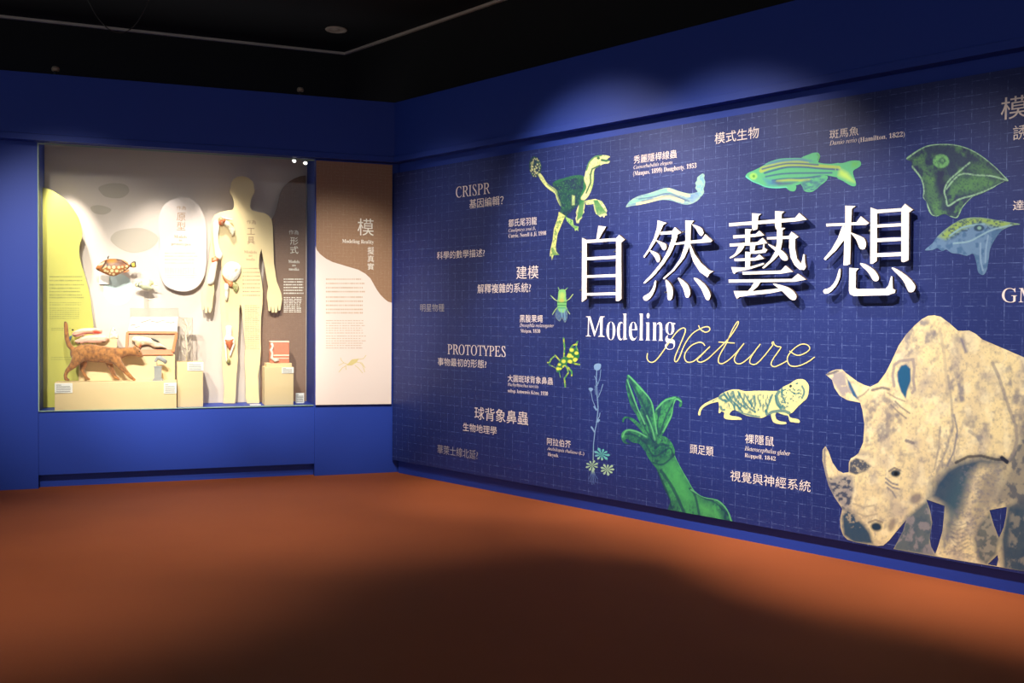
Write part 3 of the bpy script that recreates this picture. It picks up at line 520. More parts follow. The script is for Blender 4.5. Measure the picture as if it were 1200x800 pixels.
art('printed_squid', sq, L, SG, .8, label='green print of a squid with its arms pointing up')
# --- mole rat
q = lambda P: Z(810, 440, 8, P)
mr = [smooth_closed(q(P), 3) for P in ([(250, 215), (270, 180), (320, 150), (380, 132), (440, 130), (510, 146), (600, 142), (700, 142), (810, 142), (860, 105), (920, 78), (970, 45), (1010, 32), (1060, 38), (1095, 75), (1105, 120), (1090, 200), (1060, 235), (1000, 290), (950, 345), (920, 362), (930, 392), (1000, 408), (1018, 430), (1005, 442), (960, 436), (925, 428), (905, 375), (870, 372), (800, 345), (795, 400), (830, 425), (885, 435), (892, 450), (860, 456), (800, 450), (768, 432), (752, 395), (740, 360), (700, 380), (660, 396), (600, 388), (520, 375), (450, 345), (410, 322), (375, 335), (362, 370), (440, 385), (470, 400), (468, 412), (400, 414), (330, 408), (305, 388), (310, 350), (285, 335), (268, 350), (256, 345), (262, 290), (255, 250)], [(262, 200), (200, 225), (130, 260), (85, 300), (68, 340), (66, 368), (84, 370), (92, 330), (120, 295), (180, 262), (258, 240)])]
TL = (28, 104, 118); L = [('noise', None, (170, 180, 140), (2, 2.4, .5, .2), .6), ('noise', q([(270, 190), (400, 140), (560, 180), (700, 170), (760, 200), (700, 370), (560, 360), (420, 320), (330, 300)]), TL, (1.6, 5, .45, .12), .85)]
for P, w in (([(262, 200), (310, 180), (345, 235), (300, 230), (265, 210)], 2), ([(340, 160), (370, 220), (430, 280), (480, 340)], 1.5), ([(390, 150), (410, 210), (450, 260), (520, 310)], 2), ([(440, 150), (480, 220), (540, 300), (600, 340)], 1.4), ([(500, 170), (540, 240), (590, 310)], 1), ([(300, 150), (330, 200), (390, 270), (410, 320)], 1.2), ([(820, 150), (800, 200), (830, 280), (870, 300)], 3), ([(790, 190), (800, 260), (840, 310)], 1.6), ([(850, 110), (850, 180), (880, 250)], 1.6), ([(1040, 100), (1060, 150), (1040, 210)], 1.6), ([(700, 330), (720, 370), (760, 340), (860, 330), (920, 350)], 3), ([(800, 370), (850, 375), (900, 390)], 3), ([(410, 330), (480, 352), (560, 372), (640, 385)], 1.2), ([(275, 290), (290, 320), (310, 320)], 2), ([(940, 150), (980, 170), (1010, 160)], 1), ([(760, 180), (730, 260), (700, 340)], 1.5)): L.append(('line', smooth_open(q(P), 4), TL, w, .85))
L += [('noise', q([(830, 130), (900, 100), (1030, 110), (1050, 210), (960, 260), (900, 320), (830, 300)]), TL, (1.6, 1.4, .52, .08), .9), ('fill', ellipse(*q([(932, 98)])[0], 1.6, 1.9, 12, .5), (30, 50, 60), .8, 1), ('line', q([(985, 76), (998, 72)]), TL, 1, 1), ('line', q([(240, 215), (200, 240)]), TL, .6, .7)]
art('printed_mole_rat', mr, L, (234, 224, 150), .5, label='cream and teal print of a mole rat')
# --- zebrafish
q = lambda P: Z(860, 160, 7.5, P)
zf = [smooth_closed(q(P), 3) for P in ([(102, 348), (125, 318), (180, 295), (240, 265), (310, 222), (400, 195), (500, 188), (600, 188), (680, 205), (760, 232), (850, 240), (940, 238), (930, 350), (860, 348), (800, 340), (700, 360), (600, 410), (540, 430), (460, 448), (370, 455), (280, 445), (220, 420), (160, 395), (118, 368)], [(590, 190), (650, 160), (700, 142), (740, 142), (758, 170), (750, 200), (730, 232), (660, 215)], [(455, 440), (500, 425), (545, 430), (545, 465), (525, 480), (490, 475)],
      [(590, 410), (650, 375), (740, 345), (820, 345), (815, 385), (760, 430), (715, 470), (670, 488), (620, 478), (605, 445)], [(900, 245), (960, 232), (1030, 212), (1100, 212), (1118, 235), (1105, 265), (1050, 300), (1055, 350), (1072, 400), (1070, 432), (1030, 432), (960, 390), (900, 352)])]
GRN, YEL, BL = (86, 176, 126), (158, 182, 88), (52, 84, 132)
L = [('fill', q([(250, 265), (330, 218), (430, 196), (600, 190), (700, 215), (600, 235), (400, 240), (300, 262)]), (80, 116, 160), 3, .8), ('line', smooth_open(q([(240, 300), (330, 268), (450, 245), (600, 245), (760, 262), (920, 275)]), 4), YEL, 4, .95), ('line', smooth_open(q([(240, 275), (330, 252), (430, 232), (560, 222), (650, 232)]), 4), YEL, 2, .8), ('line', smooth_open(q([(270, 320), (380, 288), (480, 268), (620, 268), (760, 280), (930, 290)]), 4), BL, 1.4, .9), ('line', smooth_open(q([(250, 285), (340, 262), (460, 238), (600, 238), (740, 248)]), 4), BL, 1.2, .85), ('line', smooth_open(q([(280, 352), (400, 330), (520, 322), (680, 320), (860, 318)]), 4), BL, 1.3, .8), ('line', smooth_open(q([(340, 385), (430, 372), (540, 368), (660, 360), (760, 345)]), 4), BL, 1.4, .8),
     ('line', smooth_open(q([(380, 392), (480, 382), (570, 384), (660, 382)]), 4), YEL, 2, .8), ('fill', q([(340, 385), (430, 400), (560, 398), (500, 420), (400, 430), (330, 410)]), (70, 76, 130), 3, .8), ('fill', q([(260, 370), (340, 380), (380, 430), (300, 430)]), (60, 120, 180), 5, .6), ('noise', zf[3], BL, (6, 3, .45, .2), .7), ('fill', ellipse(*q([(172, 348)])[0], 4.5, 4), (150, 206, 96), 2, .9), ('fill', ellipse(*q([(175, 348)])[0], 1.6, 1.6), (80, 150, 60), 1, 1), ('fill', q([(930, 280), (1000, 320), (1060, 400), (1000, 380), (920, 340)]), (190, 226, 96), 5, .8), ('fill', q([(1040, 220), (1105, 225), (1080, 265), (1030, 270)]), (96, 176, 90), 4, .8), ('line', q([(735, 155), (750, 175), (740, 205)]), (80, 150, 90), 1.2, .8), ('line', smooth_open(q([(102, 350), (160, 396), (220, 420), (300, 448), (460, 448)]), 3), (96, 210, 190), 1.5, .7)]
art('printed_zebrafish', zf, L, GRN, .7, label='bright green striped print of a small fish')
# --- round worm
q = lambda P: Z(725, 190, 10.909, P)
wm = [smooth_closed(q(P), 3) for P in ([(92, 572), (150, 490), (260, 430), (400, 392), (520, 350), (600, 328), (680, 335), (780, 372), (900, 400), (980, 388), (1030, 375), (1050, 430), (1020, 480), (960, 520), (880, 542), (800, 532), (700, 498), (600, 480), (500, 490), (380, 520), (260, 545), (160, 560)], [(1015, 385), (1000, 360), (980, 330), (990, 300), (980, 265), (1000, 232), (1005, 195), (1040, 165), (1075, 145), (1098, 165), (1092, 205), (1105, 245), (1100, 300), (1085, 340), (1092, 380), (1065, 430), (1035, 435)])]
L = [('noise', wm[0], (90, 130, 160), (6, 1.6, .46, .12), .8), ('line', smooth_open(q([(150, 520), (400, 430), (580, 370), (680, 380)]), 4), (118, 176, 160), 3, .7), ('line', smooth_open(q([(240, 535), (420, 490), (600, 440), (720, 465), (820, 500)]), 4), (222, 214, 150), 2.6, .9), ('line', smooth_open(q([(640, 350), (780, 400), (900, 430)]), 4), (222, 214, 150), 2.4, .8), ('line', smooth_open(q([(260, 470), (450, 440), (600, 400), (720, 420), (860, 490)]), 4), (70, 90, 130), .8, .8), ('line', smooth_open(q([(300, 500), (500, 460), (620, 425), (760, 450), (900, 500)]), 4), (80, 90, 120), .7, .7), ('fill', q([(920, 400), (1010, 390), (1040, 430), (940, 520), (900, 480)]), (96, 130, 180), 4, .6), ('fill', wm[1], (140, 178, 168), 1.5, .9), ('noise', wm[1], (90, 150, 180), (1.6, 1.6, .48, .1), .7)]
art('printed_worm', wm, L, (140, 170, 160), .55, label='pale green print of a curved worm')
# --- two bird heads
q = lambda P: Z(1050, 150, 4.444, P)
b1 = smooth_closed(q([(52, 158), (100, 122), (160, 92), (220, 83), (300, 85), (370, 103), (440, 140), (510, 195), (560, 245), (586, 275), (550, 285), (500, 315), (440, 345), (395, 362), (350, 410), (335, 440), (318, 468), (285, 462), (250, 448), (215, 460), (185, 452), (165, 420), (158, 385), (140, 360), (142, 320), (130, 270), (105, 235), (80, 205), (82, 178)]), 3)
L = [('noise', None, (84, 132, 88), (9, 11, .46, .3), .8), ('noise', None, (34, 44, 84), (6, 7, .58, .08), .8), ('fill', q([(150, 240), (200, 230), (210, 300), (240, 380), (225, 440), (190, 440), (150, 350)]), (82, 130, 84), 7, .6), ('fill', q([(395, 180), (480, 200), (560, 265), (430, 235), (370, 215)]), (82, 130, 84), 7, .6), ('fill', q([(340, 250), (450, 260), (540, 282), (430, 330), (330, 345), (300, 310)]), (86, 138, 88), 7, .7), ('fill', q([(205, 225), (250, 200), (265, 280), (250, 380), (215, 330)]), (38, 46, 78), 8, .8), ('fill', ellipse(*q([(235, 172)])[0], 9.5, 8), (112, 176, 112), 1.6, .95), ('fill', ellipse(*q([(240, 170)])[0], 4, 3.6), (60, 100, 90), 1.5, .9), ('fill', ellipse(*q([(242, 168)])[0], 1.6, 1.6), (130, 190, 130), 1, .9), ('line', q([(372, 108), (385, 140), (380, 178)]), (40, 60, 84), 2, .9)]
for P in ([(55, 160), (110, 120), (160, 94), (220, 84), (300, 86), (370, 104), (440, 141), (510, 196), (560, 246), (584, 275)], [(384, 180), (330, 225), (275, 275), (252, 325), (262, 370), (272, 405), (330, 370), (410, 348), (500, 312), (560, 282)], [(262, 318), (300, 270), (345, 238), (420, 245), (500, 250), (582, 274)], [(85, 200), (130, 262), (145, 325), (140, 360), (162, 400), (185, 452), (215, 460)], [(285, 462), (318, 466), (350, 410), (395, 362)]): L.append(('line', smooth_open(q(P), 4), (150, 196, 160), .9, .9))
L += [('noise', None, (36, 46, 84), (1.6, 1.6, .5, .2), .55)]
art('printed_finch_head', [b1], L, (44, 62, 88), .9, label='green line print of a thick-billed bird head')
b2 = smooth_closed(q([(150, 635), (190, 600), (215, 565), (260, 525), (320, 485), (370, 468), (440, 465), (520, 478), (580, 488), (648, 500), (600, 510), (550, 535), (515, 580), (490, 630), (482, 690), (470, 745), (452, 765), (428, 750), (418, 700), (402, 655), (370, 665), (330, 655), (290, 650), (262, 632), (240, 640), (215, 625), (190, 635)]), 3)
L = [('noise', None, (60, 96, 138), (5, 6, .48, .14), .8), ('fill', q([(220, 565), (300, 490), (370, 466), (440, 464), (560, 482), (650, 500), (560, 520), (500, 510), (440, 490), (340, 530), (260, 580)]), (138, 168, 80), 5, .9), ('noise', q([(220, 565), (340, 470), (560, 480), (650, 500), (540, 530), (400, 530), (260, 590)]), (40, 66, 96), (2.5, 2, .52, .08), .8), ('line', smooth_open(q([(280, 560), (340, 520), (400, 505), (460, 500)]), 4), (126, 166, 186), 1, .9), ('line', smooth_open(q([(300, 600), (380, 590), (440, 560), (500, 530), (600, 505)]), 4), (140, 176, 190), 1, .8), ('fill', ellipse(*q([(432, 520)])[0], 6, 4), (40, 66, 96), 1.2, 1), ('fill', ellipse(*q([(434, 520)])[0], 2.4, 2), (120, 160, 150), 1, 1), ('line', smooth_open(q([(440, 600), (440, 680), (452, 740)]), 4), (130, 160, 190), 1.2, .8), ('line', smooth_open(q([(480, 560), (470, 620), (465, 700)]), 4), (130, 160, 190), .8, .8)]
art('printed_small_bird_head', [b2], L, (96, 128, 164), .9, label='blue and green print of a thin-billed bird head')

# --- lettering
def T(body, x0, x1, yt, yb, m='print_white', style='cjk', thin=0, label=None, name='printed_lettering'):
    o = text(name, FR, YP - .0003, body, x0, x1, yt, yb, M[m], mural, style, thin)
    if label: o['label'] = label
for a in (('基因編輯？', 550, 590, 233.7, 244.5), ('鄒氏尾羽龍', 596, 629, 257, 266), ('科學的數學描述?', 512, 568, 295, 304), ('建模', 605, 631, 312, 327), ('解釋複雜的系統?', 559.5, 622, 333, 343.7), ('黑腹果蠅', 609, 636, 368.7, 377.5), ('事物最初的形態?', 513, 570, 418.7, 428), ('大圓斑球背象鼻蟲', 595, 648, 438.7, 447), ('球背象鼻蟲', 556, 619, 476, 491), ('生物地理學', 542.5, 582, 495, 504.5), ('阿拉伯芥', 641, 669, 512.5, 521), ('秀麗隱桿線蟲', 742.5, 793, 182.5, 192), ('模式生物', 837.5, 889, 156, 169), ('斑馬魚', 972, 1006, 152.5, 163), ('模', 1172.6, 1204, 115, 141), ('誘', 1187, 1204, 147.5, 164.5), ('達', 1187, 1200, 235, 246.5), ('頭足類', 808.5, 836, 520, 531), ('裸隱鼠', 873, 907, 508, 519), ('視覺與神經系統', 855.7, 950, 550.7, 563)): T(*a)
T('明星物種', 492.5, 520.5, 356, 365, 'dim'); T('華萊士線北延?', 512.5, 560, 520.5, 531, 'dim')
for a in (('Caudipteryx zoui Ji,', 596, 627.5, 268, 273), ('Drosophila melanogaster', 609, 649, 378.5, 384), ('Pachyrhynchus sarcitis', 595, 631, 448, 453), ('Arabidopsis thaliana (L.)', 641, 684.5, 523, 528), ('Caenorhabditis elegans', 742.5, 788, 193.7, 199.3), ('Danio rerio', 972, 1004, 165.2, 170.5), ('Heterocephalus glaber', 872.7, 926, 522, 529)): T(*a, style='italic')
for a in (('Currie, Norell & Ji, 1998', 596, 640, 274, 279.3), ('Meigen, 1830', 610, 633, 385.3, 390.5), ('subsp. kotoensis Kôno, 1930', 595, 642, 455, 460.5), ('Heynh.', 642, 654.5, 530, 535), ('(Maupas, 1899) Dougherty, 1953', 742, 816, 200.5, 207.5), ('(Hamilton, 1822)', 1006, 1060, 161, 168.5), ('Rüppell, 1842', 872.7, 909, 530.5, 536.5)): T(*a, style='bold', thin=-.008)
T('CRISPR', 534.2, 574.3, 219, 232, style='caps'); T('PROTOTYPES', 524.5, 592.5, 403, 415, style='caps'); T('GM', 1174, 1214, 337.5, 354.5, style='caps')
T('M', 686.5, 708.5, 370.5, 394, 'print_pale', 'caps', label='white serif letter M of Modeling'); T('odeling', 710.5, 791, 366.8, 407, 'print_pale', 'bold', -.0125, label='white serif letters odeling of Modeling')
q = lambda P: Z(750, 370, 5.714, P)
nat = [[(50, 250), (47, 280), (58, 303), (85, 310), (120, 283), (180, 200), (240, 115), (280, 83), (302, 86), (300, 115), (270, 190), (238, 265), (232, 300), (245, 305), (265, 275), (300, 190), (350, 120), (410, 83), (452, 72), (468, 86), (460, 102), (435, 108), (405, 90), (392, 64)],
       [(435, 200), (420, 182), (390, 178), (345, 198), (308, 240), (298, 278), (315, 308), (355, 305), (400, 270), (445, 228), (468, 205)], [(445, 228), (405, 270), (383, 295), (405, 310), (450, 290), (500, 245), (590, 155), (640, 85), (660, 45), (650, 42), (620, 90), (580, 180), (540, 250), (525, 290), (530, 315), (555, 318), (600, 290), (650, 240), (697, 183)], [(526, 175), (635, 182)],
       [(697, 183), (655, 240), (632, 290), (645, 316), (680, 317), (740, 270), (806, 188)], [(806, 188), (760, 250), (735, 300), (745, 322), (780, 320), (830, 270), (890, 195)], [(890, 195), (884, 180), (893, 175), (900, 192), (920, 205), (943, 210), (925, 240), (890, 290), (878, 325), (900, 340), (940, 325), (990, 298)], [(1000, 235), (1050, 263), (1100, 252), (1136, 222), (1122, 195), (1080, 190), (1030, 220), (990, 270), (990, 310), (1012, 335), (1060, 335), (1120, 310), (1170, 275)]]
mb = MB()
for k, P in enumerate(nat):
    P = smooth_open(q(P), 6); d_ = np.gradient(P, axis=0); n_ = np.stack([-d_[:, 1], d_[:, 0]], 1); n_ /= np.linalg.norm(n_, axis=1)[:, None] + 1e-9; A_, B_ = FR.pts(P + n_ * .6, 0), FR.pts(P - n_ * .6, 0); yy = YP - .0008 - .00012 * k; L_ = len(P)
    A_, B_ = FR.pts(P + n_ * .6, yy), FR.pts(P - n_ * .6, yy); mb.add([(a, yy, b_) for a, b_ in A_] + [(a, yy, b_) for a, b_ in B_], [(i, i + 1, L_ + i + 1, L_ + i) for i in range(L_ - 1)])
o = mb.build('script_lettering', M['gold'], mural); o['label'] = 'pale gold script word Nature'

# --- the four raised characters
def smooth_leaf(P): return ('s', P)
G = {'自': (660, 250, 6.667, [[(275, 97), (335, 103), (275, 205), (258, 205)], [(147, 190), (185, 208), (183, 665), (150, 690), (145, 688)], [(180, 207), (420, 193), (420, 215), (183, 232)], [(413, 193), (437, 167), (480, 205), (453, 225), (455, 668), (430, 685), (412, 683)], [(180, 343), (420, 330), (420, 352), (180, 366)], [(180, 483), (418, 473), (418, 495), (180, 503)], [(180, 622), (418, 615), (418, 637), (180, 642)]]),
     '然': (745, 245, 6.667, [[(172, 87), (240, 107), (215, 125), (195, 170), (150, 260), (100, 335), (68, 380), (60, 370), (100, 310), (140, 230), (165, 150)], [(195, 178), (285, 170), (305, 140), (355, 183), (322, 200), (300, 193), (190, 200)], ('s', [(285, 172), (325, 195), (310, 260), (270, 350), (200, 450), (130, 530), (72, 578), (66, 568), (130, 500), (200, 410), (250, 320), (280, 230)]), ('s', [(160, 243), (205, 258), (235, 275), (240, 300), (228, 320), (210, 315), (190, 280)]), ('s', [(108, 322), (150, 335), (180, 355), (190, 390), (180, 412), (165, 410), (145, 370)]),
            [(388, 88), (455, 90), (440, 105), (430, 130), (428, 240), (415, 300), (380, 380), (300, 480), (220, 548), (212, 540), (290, 470), (350, 380), (380, 290), (388, 240)], [(303, 265), (388, 250), (515, 237), (543, 195), (600, 245), (585, 258), (430, 268), (305, 278)], [(415, 262), (430, 280), (460, 350), (510, 420), (570, 475), (607, 487), (580, 500), (560, 533), (500, 490), (450, 410), (425, 330)], ('s', [(440, 118), (490, 135), (520, 155), (530, 190), (515, 208), (497, 200), (470, 155)]),
            ('s', [(148, 562), (160, 562), (155, 610), (130, 670), (95, 710), (70, 713), (58, 695), (65, 678), (105, 655), (135, 610)]), ('s', [(232, 555), (255, 565), (285, 610), (290, 660), (282, 700), (265, 712), (250, 700), (245, 640)]), ('s', [(330, 540), (360, 550), (405, 590), (425, 640), (422, 675), (405, 692), (388, 680), (370, 620)]), ('s', [(452, 540), (490, 548), (550, 600), (582, 660), (580, 695), (563, 712), (543, 695), (510, 620)])]),
     '藝': (850, 240, 6.667, [[(28, 143), (208, 128), (390, 112), (545, 100), (577, 62), (637, 115), (545, 130), (30, 168)], [(208, 65), (278, 70), (258, 88), (250, 190), (215, 200), (208, 180)], [(388, 48), (460, 52), (440, 72), (437, 180), (395, 190), (388, 165)], [(155, 188), (210, 190), (195, 210), (193, 300), (155, 300)], [(60, 238), (235, 228), (265, 200), (305, 238), (235, 250), (62, 262)], [(32, 303), (250, 290), (292, 255), (328, 298), (250, 313), (36, 325)], ('s', [(110, 315), (150, 315), (125, 360), (85, 395), (40, 417), (36, 408), (75, 380)]), [(193, 310), (235, 310), (228, 360), (250, 357), (290, 350), (297, 305), (307, 310), (305, 335), (328, 350), (315, 372), (240, 382), (200, 380), (193, 360)],
            [(155, 365), (210, 370), (195, 390), (193, 500), (155, 510)], [(70, 420), (235, 412), (265, 385), (303, 420), (235, 435), (72, 440)], [(45, 485), (155, 490), (200, 480), (300, 453), (303, 465), (200, 500), (85, 525), (70, 540), (60, 530)], [(325, 252), (400, 248), (498, 240), (517, 208), (572, 250), (545, 268), (500, 265), (325, 270)], [(395, 178), (470, 180), (447, 198), (445, 290), (425, 380), (380, 430), (300, 498), (288, 490), (350, 430), (390, 360), (403, 290), (403, 195)],
            [(500, 245), (545, 262), (545, 340), (560, 420), (590, 460), (600, 430), (610, 385), (620, 390), (622, 450), (630, 485), (615, 508), (580, 505), (540, 470), (510, 410), (498, 330)], ('s', [(330, 305), (380, 325), (440, 355), (480, 395), (488, 425), (470, 435), (440, 425), (400, 370)]), [(133, 522), (435, 512), (470, 473), (528, 522), (435, 537), (135, 545)], [(25, 583), (520, 578), (567, 537), (630, 583), (540, 600), (27, 607)], [(228, 598), (280, 598), (250, 640), (190, 690), (165, 685), (200, 645)],
            [(65, 672), (160, 672), (230, 672), (350, 660), (440, 650), (440, 672), (350, 690), (180, 708), (110, 718), (90, 735), (75, 705)], ('s', [(370, 615), (430, 625), (500, 650), (545, 690), (555, 720), (545, 740), (520, 742), (490, 720), (440, 670)])]),
     '想': (960, 230, 6.154, [[(50, 197), (190, 192), (270, 185), (300, 143), (360, 193), (340, 205), (230, 208), (52, 217)], [(188, 67), (262, 70), (235, 90), (230, 200), (222, 487), (200, 497), (175, 497), (182, 300), (188, 190)], [(178, 195), (192, 290), (175, 320), (120, 390), (45, 460), (33, 450), (90, 380), (135, 300), (160, 230)], ('s', [(226, 262), (265, 275), (320, 300), (338, 340), (330, 375), (310, 382), (290, 370), (265, 310)]), [(370, 80), (418, 97), (415, 465), (385, 487), (368, 485)], [(415, 97), (597, 85), (597, 108), (415, 122)], [(592, 85), (618, 53), (678, 97), (648, 115), (645, 458), (610, 475), (592, 470)],
            [(413, 203), (597, 193), (597, 215), (413, 225)], [(413, 303), (597, 295), (597, 320), (413, 330)], [(413, 410), (597, 402), (597, 430), (413, 437)], ('s', [(142, 528), (153, 528), (150, 580), (125, 640), (80, 690), (45, 702), (30, 690), (35, 672), (80, 655), (120, 600)]), [(217, 515), (285, 520), (265, 540), (262, 660), (275, 668), (480, 665), (500, 640), (518, 575), (528, 578), (530, 665), (550, 675), (545, 695), (500, 712), (250, 718), (222, 705), (215, 680)], ('s', [(293, 487), (330, 488), (395, 530), (428, 580), (425, 605), (405, 612), (385, 600), (355, 550)]), ('s', [(522, 518), (560, 525), (640, 580), (688, 635), (692, 665), (675, 688), (650, 690), (635, 670), (600, 600)])])}
for (ch, (ox, oy, s, polys)), where in zip(G.items(), ('first of the big title, left above the word Modeling', 'second of the big title, above the script capital N', 'third of the big title, densest strokes, above the script letters', 'last of the big title, nearest the rhinoceros')):
    PP = [smooth_closed(Z(ox, oy, s, p[1]), 3) if p[0] == 's' else Z(ox, oy, s, p) for p in polys]
    c0 = FR.on(ox + 50, oy + 60, MY); off = (float(c0[0]), MY, float(c0[1]))
    o = slab('raised_character', FR, MY - .058, MY - .038, PP, M['white'], None, off); o.matrix_world = FM(FR, *off)
    o.data.materials.append(M['side'])
    for p_ in o.data.polygons:
        if abs(p_.normal.y) < .5: p_.material_index = 1
    tag(o, 'large white raised character ' + ch + ', ' + where, 'lettering', 'raised title characters')
    V = [FR.on(*Z(ox, oy, s, [p])[0], MY) for p in {'自': [(165, 300), (430, 300), (165, 600), (430, 600)], '然': [(400, 180), (200, 250), (560, 500), (260, 650)], '藝': [(230, 150), (410, 150), (300, 590), (170, 300)], '想': [(200, 250), (390, 250), (620, 250), (300, 690)]}[ch]]
    for k, (a, b_) in enumerate(V):
        MB().lathe([(.005, -.039), (.005, .001)], (a - off[0], 0, b_ - off[2]), 8, 'y').build('mounting_pin', M['steel'], o)

# ------------------------------------------------------------------ text panel on the right pier
TP = thing('text_panel', 'tall tan and cream text panel between the show case and the mural', 'panel', FM(FB))
yt0 = WY - .022; (x0, zt) = FB.on(371, 189, yt0); (x1, _) = FB.on(459.3, 300, yt0); zb = FB.on(369.5, 474.6, yt0)[1]; zt = ZLB - .012
MB().box(x0, x1, yt0, WY - .001, zb, zt).build('board', M['tan'], TP)
y1_ = yt0 - .001; bx = lambda px, py: FB.on(px, py, y1_)
wave = [(369.8, 288), (371.5, 293), (375, 297.5), (382, 303), (390, 307), (400, 310), (410, 313), (420, 316), (428, 320.5), (434, 326), (438, 333), (442, 340), (446, 345.5), (451, 350.5), (455, 353.5), (459.2, 354.6), (458.4, 473.2), (369.8, 474.3)]
o = printed('cream_field', FB, y1_, [wave], M['cream'], TP); o['label'] = 'cream lower field with wavy top edge'
yl = y1_ - .0006
for bd, a in (('模', (419, 438, 255.6, 275.6)), ('擬', (430.6, 438.3, 289, 298)), ('真', (430.6, 438.3, 299, 307)), ('實', (430.6, 438.3, 308, 316))): text('printed_lettering', FB, yl, bd, *a, M['cream_ink'], TP)
text('printed_lettering', FB, yl, 'Modeling Reality', 401, 438, 280, 285.6, M['cream_ink'], TP, 'bold')
lines('printed_paragraph', FB, yl, 382, 429, [327, 332, 337, 341.6, 348, 352.8, 357.6, 362.4, 366.4], 1.7, M['tan_ink'], TP); lines('printed_paragraph', FB, yl, 382, 429, [375.5, 378.4, 381.3, 384.2, 387, 390, 393.6, 396.4, 399.2, 402, 404.8, 407.6], .8, M['tan_ink'], TP, .15, 3.2)
q = lambda P: Z(360, 300, 5, P)
pz = [q([(230, 640), (262, 605), (303, 600), (290, 622), (262, 640)])] + [rib(q(P), .7) for P in ([(240, 635), (215, 625), (185, 640)], [(215, 625), (200, 610), (195, 595)], [(230, 640), (205, 655), (185, 680)], [(290, 622), (320, 625), (340, 655)], [(300, 605), (330, 600), (345, 580)], [(280, 640), (300, 655), (325, 685)], [(225, 640), (228, 665)], [(310, 625), (325, 640), (338, 680)])]
printed('printed_skeleton_drawing', FB, yl, pz, M['gold'], TP)

# ------------------------------------------------------------------ show case
CASE = thing('display_case', 'lit glazed display case let into the blue back wall', 'display case', FM(FB))
YB = .515
MB().box(XL + .002, XR - .002, YB, YB + .012, ZB + .001, 2.60).build('back_panel', M['backp'], CASE)
MB().box(XL + .004, XR - .004, WY + .004, WY + .012, ZB + .004, 2.50).build('glass_pane', M['glass'], CASE)
MB().box(XL + .0005, XL + .007, WY + .001, WY + .014, ZB + .002, 2.43).build('glass_edge', M['glass_edge'], CASE)
MB().box(XL + .008, XR - .008, WY + .001, WY + .014, ZB + .0005, ZB + .006).build('glazing_bead', M['glass_edge'], CASE); MB().box(XL + .008, XR - .008, WY + .001, WY + .003, ZLB - .014, ZLB - .004).build('glazing_bead', M['glass_edge'], CASE)
YG_ = YB - .001; qq = lambda P: Z(40, 160, 3.636, P)
ghost = [smooth_closed(qq(P), 3) for P in ([(275, 215), (330, 198), (390, 205), (405, 235), (370, 262), (310, 258), (285, 240)], [(240, 300), (280, 292), (330, 310), (300, 332), (255, 325)], [(325, 440), (350, 405), (420, 390), (480, 395), (530, 430), (500, 475), (430, 495), (370, 480)])]
for g in ghost: printed('printed_fish_silhouette', FB, YG_, [g], M['ghost'], CASE)
printed('printed_lens', FB, YG_, [ellipse(138.5, 339, 17.5, 18.5, 32)], M['lens'], CASE)
# little spotlights under the head
for px, py, tx, tz, lb in ((345, 188, -1.3, 1.3, 'left one of two tiny bright spotlights in the upper right of the case'), (358, 190.5, -1.0, 1.3, 'right one of two tiny bright spotlights in the upper right of the case')):
    x, z = FB.on(px, py, .17); s = thing('mini_spotlight', lb, 'spotlight', Matrix.Translation((x, .17, z)) @ (Vector((tx, -1.0, tz)) - Vector((x, .17, z))).to_track_quat('Z', 'Y').to_matrix().to_4x4(), 'tiny spotlights in the case')
    MB().lathe([(.009, -.035), (.013, -.03), (.015, .0), (.015, .006)], (0, 0, 0), 14).build('housing', M['lampbody'], s, smooth=True); MB().lathe([(.001, .0061), (.0135, .0062), (.0135, .0075), (.001, .009)], (0, 0, 0), 14).build('lens', M['lamp'], s)
    MB().box(-.003, .003, .0, .05, -.02, -.014).build('arm', M['lampbody'], s)

# free-standing boards in the case
def board(name, lb, P, yf, m, th=.02, sm=3, group=None):
    P = smooth_closed(P, sm) if sm else P; x0, _ = FB.on(np.mean([p[0] for p in P]), 400, yf); off = (float(x0), yf, ZB + .0)
    t = thing(name, lb, 'board', FM(FB, *off), group); slab('board', FB, yf, yf + th, [P], M[m], t, off); return t, off
class Off:                                       # lets flat prints on a board be children of its Empty
    pass
def settle(o, t): o.parent = t; o.matrix_parent_inverse = t.matrix_world.inverted(); return o
zc = lambda y: FB.on(300, 470, y)
def bottom(px, y):                               # photograph row where the case floor meets depth y
    lo, hi = 440., 520.
    for _ in range(40):
        mid = (lo + hi) / 2
        if FB.on(px, mid, y)[1] > ZB + .002: lo = mid
        else: hi = mid
    return lo
yY = .40; P = [(50.2, 219.5), (56, 221), (62, 223.8), (69, 228), (75.8, 232.9), (82, 239.5), (88.1, 248), (92.5, 256), (95, 264.5), (96.2, 272), (95.8, 279), (93.6, 286), (92.8, 292), (93.2, 300), (96, 312), (99.2, 322), (102.8, 335), (105.8, 348), (107.6, 365), (109.7, 383), (111.5, 405), (112.5, 430), (113, 452)]
P = list(smooth_open(P, 3)); P += [(113, bottom(113, yY)), (46, bottom(46, yY)), (46, 219.4)]
tY, oY = board('yellow_info_board', 'lime yellow information board with bulbous top at the left end of the case', P, yY, 'yellow', .018, 0)
for bd in ((58, 99, [324, 328.5, 333.5, 337.5, 341.5, 345.5, 348.5], 1.5, 2.3, 'green_ink'), (58, 97, [354.5, 357, 361, 363.4, 365.8, 368.2, 370.6, 373], .8, 3, 'green_ink')):
    settle(lines('printed_paragraph', FB, yY - .001, bd[0], bd[1], bd[2], bd[3], M[bd[5]], None, .25, bd[4]), tY)
settle(lines('printed_caption', FB, yY - .001, 60, 84, [384.5, 386.5, 418.5, 421], .7, M['green_ink'], None, .2, 3), tY)
